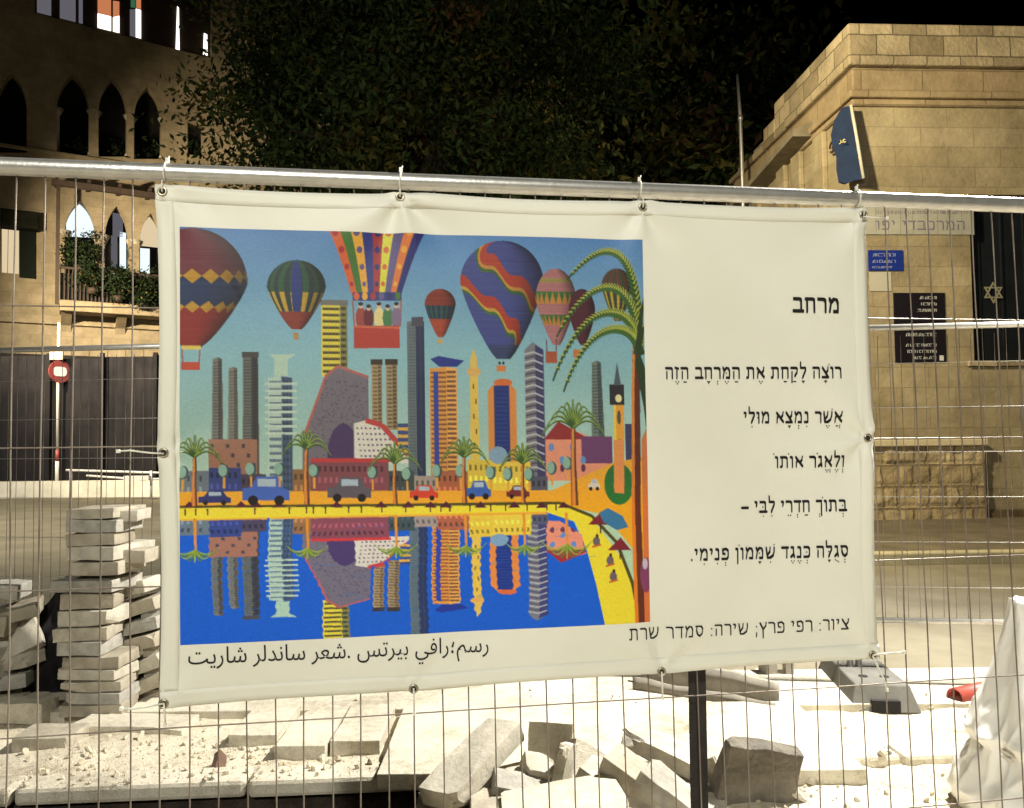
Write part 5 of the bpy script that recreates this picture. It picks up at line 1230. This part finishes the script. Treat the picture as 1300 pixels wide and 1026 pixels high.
pane(gal, [(223, 66), (228, 67), (227, 10), (225, 8)], -.06, lit_w); pane(gal, [(258, 69), (263.5, 70.5), (263, 44), (259, 42)], -.06, lit_w)
# lit rooms behind the lower arches, with dark window bars
for pts, m in (([(84, 300), (122, 302), (122, 256), (84, 254)], lit_b), ([(141, 340), (149, 341), (149, 300), (141, 299)], lit_g), ([(152, 340), (160, 341), (160, 296), (152, 294)], lit_b), ([(143, 300), (156, 301), (156, 272), (143, 270)], lit_g), ([(178, 312), (206, 315), (206, 275), (178, 272)], lit_c), ([(178, 350), (190, 352), (190, 316), (178, 315)], lit_b), ([(142, 366), (146, 366), (146, 344), (142, 344)], lit_w)):
    pane(left, pts, -.55, m, 'window')
pane(left, [(2, 346), (24, 348), (24, 286), (2, 284)], -.25, lit_c, 'window')
b = MB()
for x in (9, 17): q0, q1 = uv4(x, 346), uv4(x + 1.6, 286); b.pbox(F4, q0[0], q1[0], q0[1], q1[1], -.249, -.21)
b.build('window_bar', frame_m, left)
pane(left, [(24.5, 352), (45, 354), (45, 290), (24.5, 287)], .06, mat('dark_green_shutter', (.010, .014, .011), .95, spec=.1), 'shutter', .05)
pane(left, [(0, 286), (48, 291), (48, 270), (0, 264)], .5, mat('dark_awning', (.012, .013, .009), .95, spec=.1, var=.4, scale=3), 'awning', .5)
# columns with capitals between the arches
pale = mat('pale_column_stone', (.50, .46, .38), .8, var=.12, scale=5)
def column(x, yt, yb, r):
    q0, q1 = uv4(x, yb, -.22), uv4(x, yt, -.22); c0, c1 = F4.P(q0[0], q0[1], -.22), F4.P(q0[0], q1[1], -.22); b = MB(); H = (c1 - c0).z
    b.tube([c0, c0 + Vector((0, 0, H * .06)), c0 + Vector((0, 0, H * .07)), c0 + Vector((0, 0, H * .86)), c0 + Vector((0, 0, H * .87)), c1], [r * 1.5, r * 1.4, r, r * .92, r * 1.05, r * 1.9], 14); b.build('column', pale, left)
for x, yt, yb in ((127, 299, 384), (170, 306, 390), (78, 293, 380), (213, 313, 394)): column(x, yt, yb, .15)
for x, yt, yb in ((119, 142, 198), (165.5, 148, 200), (209, 152, 202), (234, 150, 200), (70, 138, 197)): column(x, yt, yb, .13)
# balcony with slab, bracket, dark railing and planting
q0, q1 = uv4(76, 396, 1.0), uv4(300, 384, 1.0); zt_ = uv4(76, 380, 1.0)[1]; zb_ = uv4(76, 394, 1.0)[1]
bal = MB(); bal.pbox(F4, q0[0], q1[0], zb_, zt_, .003, 1.0); balc = bal.build('balcony', pale if False else plaster, left, bevel=.03)
for k in range(5): b = MB(); u = q0[0] + .05 + k * 1.6; b.hexa([F4.P(u, zb_ - .55, .003), F4.P(u + .3, zb_ - .55, .003), F4.P(u + .3, zb_ - .003, .003), F4.P(u, zb_ - .003, .003), F4.P(u, zb_ - .35, .1), F4.P(u + .3, zb_ - .35, .1), F4.P(u + .3, zb_ - .003, .8), F4.P(u, zb_ - .003, .8)]); b.build('bracket', plaster, left)
b = MB(); zr_ = uv4(76, 340, 1.0)[1]
b.pbox(F4, q0[0], q1[0], zr_, zr_ + .07, .86, .93)
u = q0[0]
while u < q1[0]: b.pbox(F4, u, u + .03, zt_, zr_ - .001, .88, .91); u += .11
b.build('railing', frame_m, balc)
b = MB(); b.pbox(F4, q0[0], q1[0], zt_, zr_ - .12, .80, .83); b.build('screen', dark_in, balc)
b = MB()
for xq, y0, y1 in ((72, 386, 234), (250, 396, 262)):
    a0, a1 = uv4(xq, y0, 1.0), uv4(xq, y1, 1.0); b.pbox(F4, a0[0] - .05, a0[0] + .06, zt_ if xq > 72 else a0[1], a1[1], .9, 1.0)
a0, a1 = uv4(70, 234, 1.0), uv4(300, 272, 1.0); zb2 = a0[1]
b.pbox(F4, a0[0] - .1, a1[0], zb2 - .02, zb2 + .16, .86, 1.04)
for k in range(7): u = a0[0] + k * .9; b.pbox(F4, u, u + .09, zb2 + .161, zb2 + .26, .01, 1.2)
b.build('pergola', frame_m, left)
b = MB(); b.pbox(F4, ULf, URf, uv4(150, 206)[1] - .1, uv4(150, 206)[1] + .02, .003, .10); b.build('string_course', plaster, left, bevel=.02)
zg = uv4(60, 408)[1]; b = MB(); b.pbox(F4, ULf, URf, zg - .10, zg + .06, .003, .12); b.build('string_course', plaster, left, bevel=.02)
b = MB(); b.pbox(F4, ULf, URf, .42, uv4(100, 452)[1], .004, .05); b.build('shop_front', dark_in, left)

# leaves: many small bent faces gathered in clumps
def leaf_mats(tagname, cols): return [mat(tagname + '_' + n, c, .75, spec=.15) for n, c in cols]
LM = leaf_mats('leaf', (('green', (.048, .078, .024)), ('dark', (.013, .023, .008)), ('yellow', (.10, .095, .025)), ('brown', (.10, .055, .025))))
def foliage(name, parent, c, r, n_clump, per, size, spread, seed, weights=(.5, .3, .14, .06), shell=.35):
    rng = np.random.RandomState(seed); c = np.array(c); r = np.array(r)
    d = rng.randn(n_clump, 3); d /= np.linalg.norm(d, axis=1)[:, None]; rad = (shell + (1 - shell) * rng.rand(n_clump)) ; cl = d * rad[:, None] * r * (1 + .18 * np.clip(rng.randn(n_clump, 1), -1.5, .6))
    cw = rng.choice(4, n_clump, p=weights); cs = spread * (.6 + .8 * rng.rand(n_clump))
    idx = np.repeat(np.arange(n_clump), per); N = len(idx)
    p = cl[idx] + rng.randn(N, 3) * cs[idx][:, None] * np.array((1, 1, .75)); p += c
    a = rng.randn(N, 3); a /= np.linalg.norm(a, axis=1)[:, None]; q = rng.randn(N, 3); q = np.cross(a, q); q /= np.linalg.norm(q, axis=1)[:, None]
    nn = np.cross(a, q); s = size * (.55 + .9 * rng.rand(N, 1))
    V = np.stack([p - a * s, p + q * s * .42 - nn * s * .12, p + a * s, p - q * s * .42 - nn * s * .12], 1).reshape(-1, 3) - np.array(wloc(parent))
    k = np.arange(N)[:, None] * 4; F = np.concatenate([np.concatenate([k, k + 1, k + 2], 1), np.concatenate([k, k + 2, k + 3], 1)], 1).reshape(-1, 3)
    me = bpy.data.meshes.new(name); me.vertices.add(len(V)); me.vertices.foreach_set('co', V.reshape(-1)); me.loops.add(F.size); me.loops.foreach_set('vertex_index', F.reshape(-1).astype(np.int32)); me.polygons.add(len(F)); me.polygons.foreach_set('loop_start', (np.arange(len(F)) * 3).astype(np.int32)); me.polygons.foreach_set('loop_total', np.full(len(F), 3, np.int32))
    mi = np.where(rng.rand(N) < .7, cw[idx], rng.choice(4, N, p=weights)); 
    for m_ in LM: me.materials.append(m_)
    me.polygons.foreach_set('material_index', np.repeat(mi, 2).astype(np.int32)); me.update(calc_edges=True)
    o = bpy.data.objects.new(name, me); COL.objects.link(o); o.parent = parent; return o
bark = mat('bark', (.07, .05, .035), .95, var=.4, scale=9, bump=.8, bscale=20)
def tree(base, c, r, label, seed, n_clump=170, per=150, size=.13, spread=.42, group='street trees'):
    t = thing('tree', base, label, 'tree', group); foliage('crown', t, c, r, n_clump, per, size, spread, seed); rnd = random.Random(seed); base = Vector(base); c = Vector(c)
    top = Vector((base.x + (c.x - base.x) * .5, base.y, c.z - r[2] * .55)); b = MB(); b.tube([base, base + Vector((.05, 0, 1)), base + (top - base) * .6, top], [.30, .24, .20, .17], 12)
    for k in range(9):
        w = 2 * math.pi * k / 9 + rnd.random(); e = c + Vector((math.cos(w) * r[0] * .7, math.sin(w) * r[1] * .7, rnd.uniform(-.5, .6) * r[2])); m_ = (top + e) / 2 + Vector((rnd.uniform(-.4, .4), rnd.uniform(-.4, .4), .4)); b.tube([top - Vector((0, 0, .3)), m_, e], [.12, .075, .025], 7)
    b.build('trunk', bark, t)
tree((-2.2, 17.0, 0), (-2.3, 16.5, 9.4), (4.7, 3.6, 5.0), 'big dark leafy tree standing between the two buildings, nearest above the rail', 3, 240, 340, .075, .40)
tree((4.6, 25.0, 0), (4.8, 25.0, 10.5), (6.0, 4.0, 6.0), 'nearly black tree far back, left of the slim pole and stone building', 4, 150, 110, .2, .6)
# plants on the balcony and the loggia of the left house
def balcony_plants(pts, off, rr, label, seed):
    for i, (x, y) in enumerate(pts):
        q = uv4(x, y, off); c = F4.P(q[0], q[1], off); t = thing('potted_plant', c - Vector((0, 0, rr * .8)), label[i], 'plant', 'potted plants on the house front')
        foliage('leaves', t, c, (rr * .8, rr * .7, rr), 26, 70, .055, .16, seed + i, (.04, .94, .01, .01), .1)
        b = MB(); b.tube([c - Vector((0, 0, rr * 1.0)), c - Vector((0, 0, rr * .65))], [.13, .17], 12); b.build('pot', frame_m, t)
balcony_plants([(100, 318), (140, 362), (190, 366)], .55, .75, ['tall dark potted plant under the brightest lit arch of the left house', 'dark potted plant on the balcony below the second lit arch', 'low dark plant on the balcony next to the banner edge'], 31)
balcony_plants([(118, 352), (150, 362), (182, 372)], 1.12, .55, ['dark trailing plant over the left part of the balcony railing', 'dark trailing plant over the middle of the balcony railing', 'dark trailing plant over the balcony railing next to the banner'], 51)
balcony_plants([(96, 192), (144, 194), (188, 197)], -.9, .42, ['dark plant in the left upper arch of the left house', 'dark plant in the middle upper arch of the left house', 'dark plant in the right upper arch of the left house'], 41)

# dark hoarding, sign post and white barrier across the road on the left
HPl = Plane((0, 21.8 + .02, 0), math.atan2(.9, 59))
h0, h1 = HPl.uv(-80, 500)[0], HPl.uv(330, 500)[0]; hz = HPl.uv(100, 452)[1]
hd = thing('hoarding', HPl.P((h0 + h1) / 2, .46), 'dark sheet metal site hoarding across the road at the left', 'hoarding')
n = 6; hm = mat('dark_sheet_metal', (.008, .008, .010), .9, 0, col2=(.022, .020, .023), scale=.9, spec=.1)
for i in range(n):
    a, c = h0 + (h1 - h0) * i / n, h0 + (h1 - h0) * (i + 1) / n - .03; b = MB(); vs = []; fs = []; m_ = 20
    for j in range(m_ + 1):
        u = a + (c - a) * j / m_; o_ = .015 * (1 if (j // 2) % 2 else 0); vs += [HPl.P(u, .47, o_ - .3), HPl.P(u, hz + .05 * math.sin(i * 2.1), o_ - .3)]
    for j in range(m_): fs.append((j * 2, j * 2 + 2, j * 2 + 3, j * 2 + 1))
    b.add(vs, fs); o = b.build('panel', hm, hd); md = o.modifiers.new('thick', 'SOLIDIFY'); md.thickness = .01
for i in range(n + 1): b = MB(); u = h0 + (h1 - h0) * i / n - .015; b.pbox(HPl, u - .05, u + .05, .465, hz + .1, -.24, -.16); b.build('post', hm, hd)
def signpost():
    Y_ = 21.75; p0 = AT(73, 560, Y_); x, y = p0.x, Y_; z1 = AT(73, 410, Y_).z; t = thing('sign_post', (x, y, .42), 'thin white sign post with a round red and white sign across the road', 'sign post')
    wh = mat('white_paint', (.72, .71, .70), .5); rd = mat('red_sign', (.30, .06, .06), .5)
    b = MB(); b.tube([Vector((x, y, .42)), Vector((x, y, 1.0))], .05, 10); b.tube([Vector((x, y, 1.3)), Vector((x, y, z1))], .038, 10); b.build('pole', wh, t)
    b = MB(); b.tube([Vector((x, y, 1.0)), Vector((x, y, 1.3))], .052, 10); b.build('band', rd, t)
    zc_ = AT(71, 472, Y_).z; d = Vector((.86, -.5, 0)).normalized(); c = Vector((x, y, zc_)) + d * .06; s = Vector((d.y, -d.x, 0)); n_ = 28
    b = MB(); b.add([c + (s * math.cos(w) + Vector((0, 0, math.sin(w)))) * .31 + d * o_ for o_ in (0, .02) for w in np.linspace(0, 2 * math.pi, n_ + 1)[:-1]], [tuple(reversed(range(n_))), tuple(range(n_, 2 * n_))] + [(i, (i + 1) % n_, (i + 1) % n_ + n_, i + n_) for i in range(n_)]); disc = b.build('round_sign', rd, t)
    b = MB(); b.add([c + (s * (math.cos(w) * .19) + Vector((0, 0, math.sin(w) * .15 + .02 * math.sin(3 * w)))) + d * .024 for w in np.linspace(0, 2 * math.pi, n_ + 1)[:-1]], [tuple(range(n_))]); b.build('symbol', mat('bright_white', (.85, .85, .88), .3), disc)
    zb3 = AT(73, 452, Y_).z; b = MB(); b.box((x - .02, y - .06, zb3), (.36, .05, .22)); b.build('plate', mat('pinkish_plate', (.45, .24, .22), .5), t)
signpost()
def barrier():
    Y_ = 20.55; A, B_ = AT(84, 597, Y_), AT(260, 604, Y_); t = thing('white_barrier', (A.x, Y_, .0), 'low white barrier rails standing by the far kerb, left of the banner', 'barrier'); wh = mat('white_paint', (.72, .71, .70), .5)
    b = MB(); b.tube([A, AT(260, 602, Y_)], .03, 8); b.tube([AT(110, 604, Y_), AT(180, 609, Y_), AT(260, 606, Y_)], .03, 8); b.build('rail', wh, t)
    for px in (90, 192, 255): b = MB(); p = AT(px, 600, Y_); b.tube([Vector((p.x, Y_, 0.012)), Vector((p.x, Y_, p.z + .05))], .035, 8); b.build('post', wh, t)
    q = AT(174, 607, Y_ - .1); b = MB(); b.box(q, (.65, .12, .12)); b.build('block', wh, t)
barrier()
